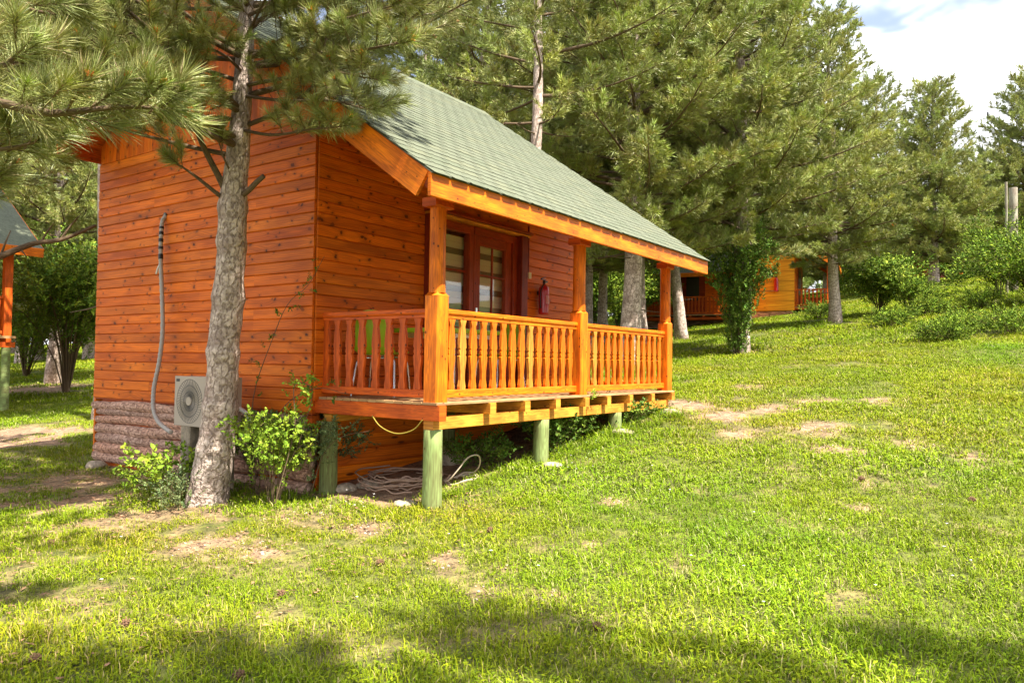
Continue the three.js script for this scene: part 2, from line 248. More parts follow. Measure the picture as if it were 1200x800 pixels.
{
  const N = 270, k = 5, half = 260, a = half / Math.sinh(k), P = [], C = [], U = [], I = [];
  for (let j = 0; j <= N; j++) for (let i = 0; i <= N; i++) {
    const x = a * Math.sinh(k * (i / N * 2 - 1)), z = a * Math.sinh(k * (j / N * 2 - 1)) + 1.5, s = soil(x, z), n = fbm(x * 0.9, z * 0.9 + 70, 3);
    P.push(x, ground(x, z), z); U.push(x / 3, z / 3);
    const turf = [0.17 + 0.05 * n, 0.215 + 0.05 * n, 0.03], dirt = [0.58 - 0.08 * n, 0.38 - 0.04 * n, 0.25 - 0.02 * n];
    for (let c = 0; c < 3; c++) C.push(turf[c] + (dirt[c] - turf[c]) * s);
  }
  for (let j = 0; j < N; j++) for (let i = 0; i < N; i++) { const q = j * (N + 1) + i; I.push(q, q + N + 1, q + 1, q + 1, q + N + 1, q + N + 2); }
  const g = new THREE.BufferGeometry(); g.setAttribute('position', new THREE.Float32BufferAttribute(P, 3)); g.setAttribute('uv', new THREE.Float32BufferAttribute(U, 2)); g.setAttribute('color', new THREE.Float32BufferAttribute(C, 3)); g.setIndex(I); g.computeVertexNormals();
  const gr = new Float32Array(1024 * 1024); for (let j = 0; j < 1024; j++) for (let i = 0; i < 1024; i++) gr[j * 1024 + i] = 0.55 + 0.55 * fbm(i / 32, j / 32, 5, 32, 32) + 0.28 * (fbm(i / 3, j / 3, 2, 341, 341) - 0.5) - 0.22 * smooth(0.62, 0.72, fbm(i / 7, j / 7, 2, 146, 146));
  const gm = pixelMap(1024, 1024, (i, j, o) => { const v = 225 * gr[j * 1024 + i]; o[0] = v * 1.04; o[1] = v; o[2] = v * 0.94; }), gb = pixelMap(1024, 1024, (i, j, o) => { o[0] = o[1] = o[2] = 170 * gr[j * 1024 + i]; }, false);
  tag(mesh('ground', g, mat({ map: gm, bumpMap: gb, bumpScale: 0.03, vertexColors: true, roughness: 1 })), 'grassy slope with worn patches of bare earth', 'ground', null, 'structure');
}

// ---------------------------------------------------------------- turf
const GC = [[0.175, 0.245, 0.008], [0.225, 0.275, 0.010], [0.125, 0.20, 0.008], [0.26, 0.305, 0.03], [0.40, 0.34, 0.14]];
function grassPatch(seed, size, n, h0, h1, w0, w1, leaves, leafSize) {
  const R = rng(seed), P = [], C = [];
  const put = (a, b, c, col) => { for (const p of [a, b, c]) { P.push(...p); C.push(...col); } };
  for (let i = 0; i < n; i++) {
    const x = (R() - 0.5) * size, z = (R() - 0.5) * size, a = R() * 6.283, h = h0 + (h1 - h0) * R() * R(), w = w0 + (w1 - w0) * R(), b = h * (0.3 + 1.0 * R()), t = R(), ci = t < 0.38 ? 0 : t < 0.66 ? 1 : t < 0.82 ? 2 : t < 0.91 ? 3 : 4, v = 0.82 + 0.36 * R(), col = GC[ci].map((q) => q * v);
    const ca = Math.cos(a), sa = Math.sin(a), A = [x - sa * w / 2, -0.01, z + ca * w / 2], B = [x + sa * w / 2, -0.01, z - ca * w / 2], D = [x + ca * b * 0.35 - sa * w * 0.45, h * 0.62, z + sa * b * 0.35 + ca * w * 0.45], E = [x + ca * b * 0.35 + sa * w * 0.45, h * 0.62, z + sa * b * 0.35 - ca * w * 0.45], F = [x + ca * b, h * (0.8 + 0.2 * R()), z + sa * b];
    put(A, B, E, col); put(A, E, D, col); put(D, E, F, col);
  }
  for (let i = 0; i < leaves; i++) {   // clover and plantain leaves
    const x = (R() - 0.5) * size, z = (R() - 0.5) * size, a = R() * 6.283, s = leafSize * (0.6 + 0.8 * R()), y = 0.008 + R() * h0 * 0.9, tl = (R() - 0.3) * 0.7, ca = Math.cos(a), sa = Math.sin(a), v = 0.8 + 0.4 * R(), col = GC[R() < 0.5 ? 0 : R() < 0.6 ? 1 : 2].map((q) => q * v);
    const p = (u, q) => [x + ca * u * s - sa * q * s, y + u * s * tl + Math.abs(q) * s * 0.25, z + sa * u * s + ca * q * s];
    put(p(0, 0), p(0.55, 0.36), p(0.6, 0), col); put(p(0.6, 0), p(0.55, 0.36), p(1, 0), col); put(p(0, 0), p(0.6, 0), p(0.55, -0.36), col); put(p(0.6, 0), p(1, 0), p(0.55, -0.36), col);
  }
  const g = new THREE.BufferGeometry(); g.setAttribute('position', new THREE.Float32BufferAttribute(P, 3)); g.setAttribute('color', new THREE.Float32BufferAttribute(C, 3)); g.computeVertexNormals(); return g;
}
{
  const nearG = [1, 2, 3, 4, 5].map((s) => grassPatch(s * 7, 0.26, 150, 0.018, 0.072, 0.0026, 0.0056, 34, 0.017)), midG = [1, 2, 3].map((s) => grassPatch(s * 31, 0.5, 210, 0.025, 0.07, 0.005, 0.009, 60, 0.022)), farG = [1, 2].map((s) => grassPatch(s * 53, 1.1, 300, 0.035, 0.10, 0.010, 0.018, 50, 0.04)), tallG = [1, 2].map((s) => grassPatch(s * 91, 0.3, 46, 0.09, 0.26, 0.005, 0.009, 20, 0.035));
  const lists = { n: nearG.map(() => []), m: midG.map(() => []), f: farG.map(() => []), t: tallG.map(() => []) }, R = rng(77), q = new THREE.Quaternion(), Y = new V3(0, 1, 0), nrm = new V3();
  const put = (arr, x, z, s, tint) => {
    const e = 0.12; nrm.set(ground(x - e, z) - ground(x + e, z), 2 * e, ground(x, z - e) - ground(x, z + e)).normalize();
    q.setFromUnitVectors(Y, nrm).multiply(new THREE.Quaternion().setFromAxisAngle(Y, R() * 6.283));
    arr[Math.floor(R() * arr.length)].push({ m: new THREE.Matrix4().compose(new V3(x, ground(x, z), z), q, new V3(s, s * (0.75 + 0.5 * R()), s)), c: tint });
  };
  const fh = new V3(fwd.x, 0, fwd.z).normalize(), rh = new V3(-fh.z, 0, fh.x);
  const bands = [[1.6, 7.5, 0.165, 'n'], [7.5, 19, 0.30, 'm'], [19, 64, 0.72, 'f']];
  for (const [d0, d1, step, key] of bands) for (let d = d0; d < d1; d += step) { const w = d * 0.86 + 1.6; for (let l = -w; l < w; l += step) {
    const dd = d + (R() - 0.5) * step, ll = l + (R() - 0.5) * step, x = EYE.x + fh.x * dd + rh.x * ll, z = EYE.z + fh.z * dd + rh.z * ll;
    if (x > -0.05 && x < 5.6 && z > -4.65 && z < 0.1) continue;
    const s = soil(x, z), n = fbm(x * 0.8 + 3, z * 0.8 + 50, 3), shadeUnder = x > 0.2 && x < 5.3 && z > 0 && z < 1.3;
    if (R() < s * 0.88 || (shadeUnder && R() < 0.8)) continue;
    const b = 0.76 + 0.5 * n + (R() - 0.5) * 0.18, yel = (fbm(x * 0.55 + 20, z * 0.55, 3) - 0.5) * 0.6, tint = [b * (1 + yel), b, b * (1 - yel * 0.3)];
    put(lists[key], x, z, (0.75 + 0.5 * R()) * (1 - 0.45 * s) * (0.75 + 0.6 * n), tint);
    if (key !== 'f' && R() < (key === 'n' ? 0.02 : 0.05) * smooth(0.5, 0.75, n)) put(lists.t, x, z, 0.4 + 0.3 * R(), tint);
  } }
  // longer grass round the stilts, along the deck edge and up the right-hand bank
  for (let i = 0; i < 130; i++) { const t = R(), x = 0.3 + t * 5.2, z = 1.35 + R() * 0.55 * (0.3 + t); put(lists.t, x, z, 0.35 + 0.55 * R() * (0.3 + t), [0.9, 1, 0.9]); }
  for (let i = 0; i < 700; i++) { const p = depthAt(985 + R() * 330, 20 + R() * 17); put(lists.t, p.x, p.z, 0.6 + 1.1 * R() * R(), [1.05, 1.05, 0.9]); }
  const names = { n: nearG, m: midG, f: farG, t: tallG }, lab = { n: 'short lawn grass mixed with clover leaves', m: 'lawn grass farther up the slope', f: 'meadow grass of the distant bank', t: 'tufts of longer grass in the lawn' };
  for (const k of Object.keys(names)) names[k].forEach((g, i) => tag(stuffMesh(k === 't' ? 'tall_grass' : 'lawn_grass', g, M.grass, lists[k][i]), lab[k], 'grass'));
  console.log('grass', Object.entries(lists).map(([k, v]) => k + ':' + v.reduce((a, b) => a + b.length, 0)).join(' '));
}

// ---------------------------------------------------------------- the timber cabin
// X runs along the porch front, Z out of the front wall, gable wall at x = 0, front wall at z = 0
const CW = 4.55, CL = 5.49, BASE = 1.073, BP = 0.125, DECK = 1.218, RIDGE_Z = -2.275, RIDGE_Y = 6.30, PITCHR = 0.7034, EAVE_Z = 2.08, BACK_Z = -4.68, X0 = -0.55, X1 = 5.857;
const roofTop = (z) => RIDGE_Y - PITCHR * Math.abs(z - RIDGE_Z);
const slopeA = Math.atan(PITCHR);
const plankCache = {};
function plank(len, row, uo, h = BP, t = 0.022) {   // board with chamfered lips, showing one board of the siding texture
  const key = [len.toFixed(3), row, uo, h, t].join(); if (plankCache[key]) return plankCache[key];
  const c = 0.009, H = h - 0.004, pts = [[0, 0], [H, 0], [H, t - c], [H - c, t], [c, t], [0, t - c]];
  return plankCache[key] = prism(pts, len, (x, s, p) => [x / 4.6 + uo, (row + 0.04 + 0.92 * clamp(p[0] / h)) / ROWS]);
}
const balusterProfile = [[0, .040], [.05, .043], [.14, .033], [.25, .034], [.38, .045], [.465, .049], [.485, .037], [.51, .045], [.54, .045], [.565, .037], [.585, .048], [.68, .045], [.80, .037], [.88, .030], [.925, .037], [.95, .043], [1, .043]];
function balusterGeo(h, t = 0.032, every = 1) {
  const pr = balusterProfile.map(([y, w]) => [y, (w - 0.038) * 1.3 + 0.039]).filter((_, i) => i % every === 0 || i === balusterProfile.length - 1), sh = new THREE.Shape();
  pr.forEach(([y, w], i) => i ? sh.lineTo(w, y * h) : sh.moveTo(w, y * h)); for (let i = pr.length - 1; i >= 0; i--) sh.lineTo(-pr[i][1], pr[i][0] * h); sh.closePath();
  const g = new THREE.ExtrudeGeometry(sh, { depth: t, bevelEnabled: false }); g.translate(0, 0, -t / 2);
  const uv = g.attributes.uv, p = g.attributes.position; for (let i = 0; i < uv.count; i++) uv.setXY(i, p.getY(i), p.getX(i) + p.getZ(i)); return g;
}
function stilt(r, h, seed) { const R = rng(seed), lx = (R() - 0.5) * 0.04, n = 6, pts = []; for (let i = 0; i <= n; i++) pts.push(new V3(lx * (1 - i / n), h * i / n, 0)); const g = tube(pts, pts.map((_, i) => r * (1.04 - 0.08 * i / n)), 18, 0.03, 2, seed); const uv = g.attributes.uv; for (let i = 0; i < uv.count; i++) uv.setXY(i, uv.getY(i) * 1, uv.getX(i) * 0.6); return g; }
function slab(y0, y1, x0, x1, z0, z1) { return moved(new THREE.BoxGeometry(x1 - x0, y1 - y0, z1 - z0), (x0 + x1) / 2, (y0 + y1) / 2, (z0 + z1) / 2); }
function reseat(g, p) { g.position.add(p); for (const c of g.children) c.position.sub(p); return g; }

const cabin = thing('timber_cabin', 'orange log-sided cabin with grey-green shingle roof and railed porch on stilts', 'cabin');
{
  const R = rng(3), variant = (len, h, t) => plank(len, Math.floor(R() * ROWS), Math.floor(R() * 4) * 0.23, h, t), sm = () => sidingMats[Math.floor(R() * sidingMats.length)];
  // gable wall: 26 horizontal boards, then upright boards under the rakes
  const gable = part('gable_wall', cabin), top = BASE + 26 * BP;
  mesh('wall_core', slab(BASE - 0.02, top + 0.02, 0.003, 0.11, -CW + 0.02, -0.012), M.backing, gable);
  for (let i = 0; i < 26; i++) { const cut = i % 4 === 1 ? [0.31, 0.62, 0.45, 0.74][(i >> 2) % 4] * CW : 0; if (cut) { mesh('plank', variant(cut - 0.002), sm(), gable, [0, BASE + i * BP, -CW], [0, -Math.PI / 2, 0]); mesh('plank', variant(CW - cut - 0.014), sm(), gable, [0, BASE + i * BP, -CW + cut + 0.001], [0, -Math.PI / 2, 0]); } else mesh('plank', variant(CW - 0.012), sm(), gable, [0, BASE + i * BP, -CW], [0, -Math.PI / 2, 0]); }
  const tri = new THREE.Shape(); tri.moveTo(-CW + 0.03, top + 0.02); tri.lineTo(-0.01, top + 0.02); tri.lineTo(-0.01, roofTop(0) - 0.14); tri.lineTo(RIDGE_Z, RIDGE_Y - 0.14); tri.lineTo(-CW + 0.03, roofTop(-CW) - 0.14); tri.closePath();
  for (const x of [0.02, CL - 0.12]) { const tg = new THREE.ExtrudeGeometry(tri, { depth: 0.06, bevelEnabled: false }); tg.rotateY(-Math.PI / 2); tg.translate(x + 0.06, 0, 0); mesh('gable_core', tg, M.backing, gable); }
  for (let k = 0; k < 45; k++) {
    const z0 = -CW + 0.02 + k * 0.1, z1 = Math.min(z0 + 0.096, -0.012), sh = new THREE.Shape(); sh.moveTo(z0, top + 0.004); sh.lineTo(z1, top + 0.004); sh.lineTo(z1, roofTop(z1) - 0.145); if ((z0 - RIDGE_Z) * (z1 - RIDGE_Z) < 0) sh.lineTo(RIDGE_Z, RIDGE_Y - 0.145); sh.lineTo(z0, roofTop(z0) - 0.145); sh.closePath();
    const g = new THREE.ExtrudeGeometry(sh, { depth: 0.014, bevelEnabled: true, bevelSize: 0.003, bevelThickness: 0.003, bevelSegments: 1 }), uv = g.attributes.uv, p = g.attributes.position, row = Math.floor(R() * ROWS), uo = R();
    for (let i = 0; i < uv.count; i++) uv.setXY(i, p.getY(i) / 4.6 + uo, (row + 0.05 + 0.9 * clamp((p.getX(i) - z0) / 0.1)) / ROWS);
    g.rotateY(-Math.PI / 2); mesh('upright_plank', g, sidingMats[1 + k % 2], gable, [0, 0, 0]);
  }
  // rough slab logs under the siding
  const foot = part('log_foundation', cabin), logYs = [[0.985, 0.115], [0.89, 0.075], [0.795, 0.095], [0.675, 0.115], [0.545, 0.125], [0.405, 0.125], [0.275, 0.12]];
  logYs.forEach(([y, d], i) => { const pts = [], rr = []; for (let k = 0; k <= 22; k++) { const t = k / 22; pts.push(new V3(0.015 + 0.012 * Math.sin(k * 0.9 + i * 2), y + 0.055 * (fbm(t * 4 + i * 9, i, 2) - 0.5), -CW + (i ? 0.10 + 0.02 * Math.sin(i * 5) : -0.02) + t * (CW - 0.12))); rr.push(d * 0.6 * (0.8 + 0.42 * fbm(t * 5, i * 3.1, 2))); } mesh('log', tube(pts, rr, 16, 0.12, 2.6, i * 3), M.slabLogs[i % 3], foot); });
  mesh('foundation_core', slab(0.05, BASE - 0.03, 0.04, 0.14, -CW + 0.12, -0.05), M.backing, foot);
  // front wall
  const front = part('front_wall', cabin), wx0 = 1.70, wx1 = 3.80, wtop = 3.50, nTop = Math.floor((roofTop(0) - 0.16 - BASE) / BP);
  for (const [a, b, c, d] of [[0.12, wx0 + 0.03, BASE, wtop - 0.03], [wx1 - 0.03, CL - 0.02, BASE, wtop - 0.03], [0.12, CL - 0.02, wtop - 0.03, roofTop(0) - 0.15]]) mesh('wall_core', slab(c, d, a, b, -0.11, -0.003), M.backing, front);
  for (let i = 1; i <= nTop; i++) { const y = BASE + i * BP; if (y > wtop - 0.02) mesh('plank', variant(CL - 0.01), sm(), front, [0.005, y, 0]); else if (y + BP < wtop + 0.02) { mesh('plank', variant(wx0 - 0.005), sm(), front, [0.005, y, 0]); mesh('plank', variant(CL - wx1), sm(), front, [wx1, y, 0]); } else { mesh('plank', variant(CL - 0.01), sm(), front, [0.005, y, 0]); } }
  // wide skirt boards below the deck
  const skirt = part('skirt', cabin); for (let i = 0; i < 5; i++) mesh('plank', plank(CL - 0.25, (i * 3) % ROWS, 0.2 * i, 0.168, 0.024), i % 2 ? M.orange : sidingMats[i % 3], skirt, [0.16, 0.98 - 0.17 * (i + 1) + 0.008 * (i % 2), -0.03 + 0.003 * i], [0, 0, 0.006 * ((i % 3) - 1)]);
  mesh('skirt_core', slab(0.1, 1.0, 0.15, CL - 0.1, -0.1, -0.04), M.backing, skirt);
  // back and far walls, floor
  const shell = part('far_walls', cabin); mesh('back_wall', slab(0.3, roofTop(-CW) - 0.16, 0.0, CL, -CW - 0.02, -CW + 0.02), sidingMats[0], shell); mesh('far_gable_wall', slab(0.5, top + 0.02, CL - 0.1, CL, -CW + 0.03, -0.015), sidingMats[1], shell); mesh('floor', slab(DECK - 0.1, DECK - 0.02, 0.12, CL - 0.12, -CW + 0.05, -0.12), M.backing, shell);

  // roof
  const roof = part('roof', cabin), front_len = (EAVE_Z - RIDGE_Z) / Math.cos(slopeA), back_len = (RIDGE_Z - BACK_Z) / Math.cos(slopeA), XL = X1 - X0;
  const deckF = prism([[0, 0], [0.045, 0], [0.045, front_len], [0, front_len]], XL - 0.02), deckB = prism([[0, 0], [0.045, 0], [0.045, back_len], [0, back_len]], XL - 0.02);
  const slopeQ = (g, back) => { if (back) g.rotateY(Math.PI), g.translate(XL - 0.02, 0, 0); g.translate(0, -0.06, 0); g.rotateX(back ? -slopeA : slopeA); g.translate(X0 + 0.01, RIDGE_Y, RIDGE_Z); return g; };
  mesh('roof_boards', slopeQ(deckF, false), M.redOrange, roof); mesh('roof_boards', slopeQ(deckB, true), M.redOrange, roof);
  const backSheet = prism([[0, 0], [0.012, 0], [0.012, back_len + 0.03], [0, back_len + 0.03]], XL); backSheet.rotateY(Math.PI); backSheet.translate(XL, -0.012, 0); backSheet.rotateX(-slopeA); backSheet.translate(X0, RIDGE_Y, RIDGE_Z); mesh('back_roofing', backSheet, M.shingle[0], roof);
  const felt = prism([[0, 0], [0.006, 0], [0.006, front_len + 0.02], [0, front_len + 0.02]], XL); felt.translate(0, -0.0135, 0); felt.rotateX(slopeA); felt.translate(X0, RIDGE_Y, RIDGE_Z); mesh('roofing_felt', felt, M.roofUnder, roof);
  // shingle tabs
  const TW = 0.25, EXP = 0.142, tabs = [];
  const tabGeo = (w, sk) => { const h = w / 2 - 0.004, out = [[-h, 0.21], [-h, 0.02 + sk], [-h + 0.022, 0], [h - 0.02, 0.002], [h, 0.022 - sk], [h, 0.21]], P = [], U = []; const top = out.map(([x, v]) => [x, 0.010 - v * 0.034, -v]), bot = out.map(([x, v]) => [x, 0.005 - v * 0.034, -v]); const tri = [[0, 1, 5], [1, 4, 5], [1, 2, 4], [2, 3, 4]]; const put = (a, b, c) => { for (const p of [a, b, c]) { P.push(...p); U.push(p[0], p[2]); } }; for (const [a, b, c] of tri) put(top[a], top[b], top[c]); for (let i = 0; i < 5; i++) { put(top[i], bot[i], bot[i + 1]); put(top[i], bot[i + 1], top[i + 1]); } const g = new THREE.BufferGeometry(); g.setAttribute('position', new THREE.Float32BufferAttribute(P, 3)); g.setAttribute('uv', new THREE.Float32BufferAttribute(U, 2)); g.computeVertexNormals(); return g; };
  const tg = [tabGeo(TW, 0), tabGeo(TW, 0.012), tabGeo(TW, -0.01)], rows = Math.floor((front_len + 0.04) / EXP);
  for (let r = 0; r < rows; r++) { const s = front_len + 0.045 - r * EXP; for (let k = -1; k < XL / TW + 1; k++) { let x = X0 + (k + 0.5 + (r % 2) * 0.5) * TW; if (x - TW / 2 < X0 - 0.03 || x + TW / 2 > X1 + 0.04) { if (x < X0 - 0.02 || x > X1 + 0.02) continue; } tabs.push({ x: x + (R() - 0.5) * 0.006, z: RIDGE_Z + Math.cos(slopeA) * s, y: RIDGE_Y - Math.sin(slopeA) * s, g: Math.floor(R() * 3), c: R() < 0.6 ? 0 : R() < 0.5 ? 1 : 2, lift: R() * 0.003 }); } }
  for (const t of tabs) { t.x = clamp(t.x, X0 + TW / 2 - 0.03, X1 - TW / 2 + 0.03); t.d = Math.hypot(t.x - EYE.x, t.y - EYE.y, t.z - EYE.z); } tabs.sort((a, b) => a.d - b.d);
  const rest = [[], [], []];
  tabs.forEach((t, i) => { if (i < 300) mesh('shingle', tg[t.g], M.shingle[t.c], roof, [t.x, t.y + t.lift, t.z], [slopeA, 0, 0]); else { const g = tg[t.g].clone(); g.rotateX(slopeA); g.translate(t.x, t.y + t.lift, t.z); rest[t.c].push(g); } });
  rest.forEach((l, c) => { const m = mesh('shingle_field', merged(l), M.shingle[c], roof); m.userData.kind = 'stuff'; });
  for (let k = 0; k < 24; k++) { const x = X0 + 0.02 + k * (XL - 0.02) / 24, w = (XL / 24) + 0.03; mesh('ridge_cap', prism([[0.02, -0.003], [-0.09, 0.135], [-0.1, 0.135], [0.008, 0], [-0.1, -0.135], [-0.09, -0.135]].reverse(), w), M.shingle[k % 3], roof, [x, RIDGE_Y + 0.008 + 0.002 * (k % 2), RIDGE_Z], [0, 0, 0.01]); }
  // fascia and rake boards
  mesh('fascia', beam(3.2, 0.2, 0.035, 0.004, 0.1), M.orange, roof, [X0 + 0.0, roofTop(EAVE_Z) - 0.212, EAVE_Z - 0.035]); mesh('fascia', beam(X1 - X0 - 3.204, 0.2, 0.035, 0.004, 1.1, 0.2), M.orange, roof, [X0 + 3.204, roofTop(EAVE_Z) - 0.212, EAVE_Z - 0.037]);
  mesh('back_fascia', beam(X1 - X0, 0.2, 0.035, 0.004), M.redOrange, roof, [X0, roofTop(BACK_Z) - 0.24, BACK_Z]);
  const rake = (x, fl, back) => { const h = 0.235, len = fl ? front_len - 0.03 : back_len - 0.01, g = prism([[0, 0], [h, 0], [h, 0.032], [0, 0.032]], len, (u, s) => [u + 0.3, s]); g.translate(0, -h - 0.022, 0); g.rotateY(-Math.PI / 2); g.rotateX(slopeA); if (back) { g.rotateY(Math.PI); } g.translate(x, RIDGE_Y, RIDGE_Z); return g; };
  mesh('rake_board', rake(X0 + 0.032, true), M.orange, roof); mesh('rake_board', rake(X1, true), M.orange, roof); mesh('rake_board', rake(X0 + 0.003, false, true), M.redOrange, roof); mesh('rake_board', rake(X1 - 0.035, false, true), M.redOrange, roof);
  for (const z of [1.15, -0.9, -3.6]) mesh('purlin', beam(XL - 0.4, 0.11, 0.11, 0.01, z), M.weathered, roof, [X0 + 0.14, roofTop(z) - 0.275, z]);
  // porch: beams, joists, boards
  const porch = part('porch', cabin);
  const deckBoards = [[1.50, 0.115], [1.38, 0.115], [1.26, 0.115], [1.14, 0.115], [1.02, 0.115], [0.90, 0.115], [0.78, 0.115], [0.66, 0.115], [0.54, 0.115], [0.42, 0.115], [0.30, 0.115], [0.18, 0.115], [0.06, 0.115]];
  mesh('deck_board', beam(CL + 0.02, 0.026, 0.07, 0.004, 0.4), M.weathered, porch, [0.02, DECK, 1.622]);
  deckBoards.forEach(([z, w], i) => mesh('deck_board', beam(CL - 0.02, 0.026, w, 0.004, i * 0.37, i * 0.11), M.weathered, porch, [0.03, DECK + 0.001 * (i % 3), z]));
  const jx = [0.04, 0.83, 1.46, 2.09, 2.77, 3.34, 3.98, 4.68, 5.39]; jx.forEach((x, i) => mesh(i ? 'joist' : 'rim_board', beamZ(1.72, i ? 0.112 : 0.145, i ? 0.10 : 0.1, 0.005, i * 0.31, i * 0.1), i ? M.honey : M.redOrange, porch, [x + 0.1, DECK - (i ? 0.113 : 0.146), -0.01]));
  mesh('beam', beam(CL - 0.08, 0.12, 0.12, 0.006, 0.2), M.honey, porch, [0.06, 0.985, 1.50]); mesh('beam', beam(CL - 0.2, 0.12, 0.12, 0.006, 0.9), M.honey, porch, [0.1, 0.985, 0.06]);
  [[0.13, 1.56, 1], [2.02, 1.56, 2], [3.84, 1.56, 3], [0.10, 0.15, 4], [2.02, 0.16, 5], [3.84, 0.16, 6]].forEach(([x, z, s]) => { const y = ground(x, z) - 0.12; mesh('stilt', stilt(0.093, 0.985 - y, s), M.green, porch, [x, y, z], [0, s, 0]); });
  // railing
  const rail = part('railing', cabin), RB = 2.135, BH = 0.715, bg = balusterGeo(BH, 0.032), b0 = DECK + 0.14;
  const postXs = [0.04, 2.72, 5.32];
  const topProfile = [[0, 0.012], [0.018, 0], [0.05, 0.0], [0.058, 0.018], [0.058, 0.052], [0.05, 0.07], [0.018, 0.07], [0, 0.058]];
  for (const [a, b, n] of [[0.21, 2.72, 14], [2.89, 5.32, 13]]) {
    mesh('top_rail', prism(topProfile, b - a, (x, s) => [x + a, s]), M.orange, rail, [a, RB - 0.058, 1.55]); mesh('under_rail', beam(b - a, 0.03, 0.04, 0.003, a), M.orange, rail, [a, RB - 0.09, 1.565]);
    mesh('bottom_rail', beam(b - a, 0.075, 0.05, 0.005, a + 0.7), M.orange, rail, [a, DECK + 0.064, 1.56]);
    for (let i = 0; i < n; i++) mesh('baluster', bg, i % 7 === 1 ? M.honey : M.orange, rail, [a + (i + 0.75) * (b - a) / (n + 0.5), b0 - 0.008, 1.585], [0, (R() - 0.5) * 0.05, 0]);
  }
  const zr = (len, y, g, m, n) => mesh(n, g, m, rail, [0.16, y, 0.0]);
  { const g = prism(topProfile, 1.5, (x, s) => [x, s]); g.rotateY(-Math.PI / 2); zr(0, RB - 0.058, g, M.redOrange, 'top_rail'); mesh('under_rail', beamZ(1.5, 0.03, 0.04, 0.003), M.redOrange, rail, [0.145, RB - 0.09, 0.0]); mesh('bottom_rail', beamZ(1.5, 0.075, 0.05, 0.005, 0.3), M.redOrange, rail, [0.15, DECK + 0.064, 0.0]);
    for (const z of [0.06, 0.23, 0.41, 0.59, 0.79, 0.97, 1.16, 1.36]) mesh('baluster', bg, M.redOrange, rail, [0.125, b0 - 0.008, z], [0, Math.PI / 2, 0]); }
  { const g = prism(topProfile, 1.5, (x, s) => [x, s]); g.rotateY(-Math.PI / 2); mesh('top_rail', g, M.orange, rail, [5.44, RB - 0.058, 0]); mesh('bottom_rail', beamZ(1.5, 0.075, 0.05, 0.005, 0.3), M.orange, rail, [5.43, DECK + 0.064, 0.0]); for (let i = 0; i < 8; i++) mesh('baluster', bg, M.orange, rail, [5.405, b0 - 0.008, 0.08 + i * 0.18], [0, Math.PI / 2, 0]); }
  // posts: square foot, round column, bracket
  const posts = part('porch_posts', cabin);
  postXs.forEach((x, i) => {
    mesh('post_foot', beamY(1.03, 0.17, 0.17, 0.012, i * 0.6, i * 0.21), i === 0 ? M.orange : M.orange, posts, [x + 0.17, DECK + 0.0, 1.50]);
    mesh('post_collar', moved(new THREE.CylinderGeometry(0.078, 0.118, 0.035, 4, 1).rotateY(Math.PI / 4), 0, 0.0175, 0), M.orange, posts, [x + 0.085, DECK + 1.031, 1.585]);
    const col = cyl(0.079, 0.076, 1.15, 28), uv = col.attributes.uv, p = col.attributes.position; for (let k = 0; k < uv.count; k++) uv.setXY(k, p.getY(k) + i, uv.getX(k) * 0.5); mesh('column', col, M.orange, posts, [x + 0.085, DECK + 1.06, 1.585]);
    mesh('bracket', beam(0.27, 0.085, 0.17, 0.01, i), M.redOrange, posts, [x - 0.05, 3.085, 1.50]);
  });
  mesh('header', beam(CL + 0.1, 0.16, 0.13, 0.008, 0.5), M.redOrange, posts, [0.0, 3.27, 1.52]);

  // glazed door and side window under one hood
  const door = part('door', cabin), win = part('window', cabin);
  mesh('frame', beamY(2.29, 0.09, 0.12, 0.008), M.doorRed, win, [1.79, DECK, -0.06]); mesh('frame', beam(0.84, 0.1, 0.11, 0.006), M.doorRed, win, [1.79, 3.34, -0.06]); mesh('frame', beamY(2.22, 0.09, 0.11, 0.006, 0.4), M.doorRed, win, [2.64, DECK, -0.058]); mesh('frame', beam(0.76, 0.09, 0.1, 0.006), M.doorRed, win, [1.79, 2.0, -0.06]); mesh('frame', beam(0.76, 0.7, 0.05, 0.006), M.doorRed, win, [1.79, 1.25, -0.05]);
  mesh('muntin', beam(0.76, 0.022, 0.03, 0.003), M.doorRed, win, [1.79, 2.82, -0.03]); mesh('muntin', beamY(1.26, 0.022, 0.028, 0.003), M.doorRed, win, [2.1, 2.08, -0.03]);
  mesh('pane', slab(2.09, 3.34, 1.79, 2.55, -0.022, -0.018), M.glass, win);
  mesh('stile', beamY(2.12, 0.14, 0.07, 0.008), M.doorRed, door, [2.80, DECK + 0.03, -0.03]); mesh('stile', beamY(2.12, 0.14, 0.07, 0.008, 0.7), M.doorRed, door, [3.53, DECK + 0.03, -0.03]); mesh('rail', beam(0.6, 0.13, 0.068, 0.008), M.doorRed, door, [2.795, 3.215, -0.03]); mesh('rail', beam(0.6, 0.8, 0.06, 0.008), M.doorRed, door, [2.795, DECK + 0.03, -0.03]);
  mesh('muntin', beam(0.6, 0.024, 0.03, 0.003), M.doorRed, door, [2.795, 2.8, 0.002]); mesh('muntin', beamY(1.18, 0.024, 0.028, 0.003), M.doorRed, door, [3.105, 2.04, 0.002]); mesh('pane', slab(2.04, 3.22, 2.795, 3.395, 0.008, 0.012), M.glass, door);
  const hd = part('handle', door); mesh('lever', wire([new V3(2.72, 2.25, 0.06), new V3(2.72, 2.25, 0.085), new V3(2.75, 2.25, 0.09), new V3(2.82, 2.25, 0.09)], 0.009, 10), M.chrome, hd); mesh('plate', slab(2.13, 2.36, 2.705, 2.74, 0.041, 0.047), M.chrome, hd);
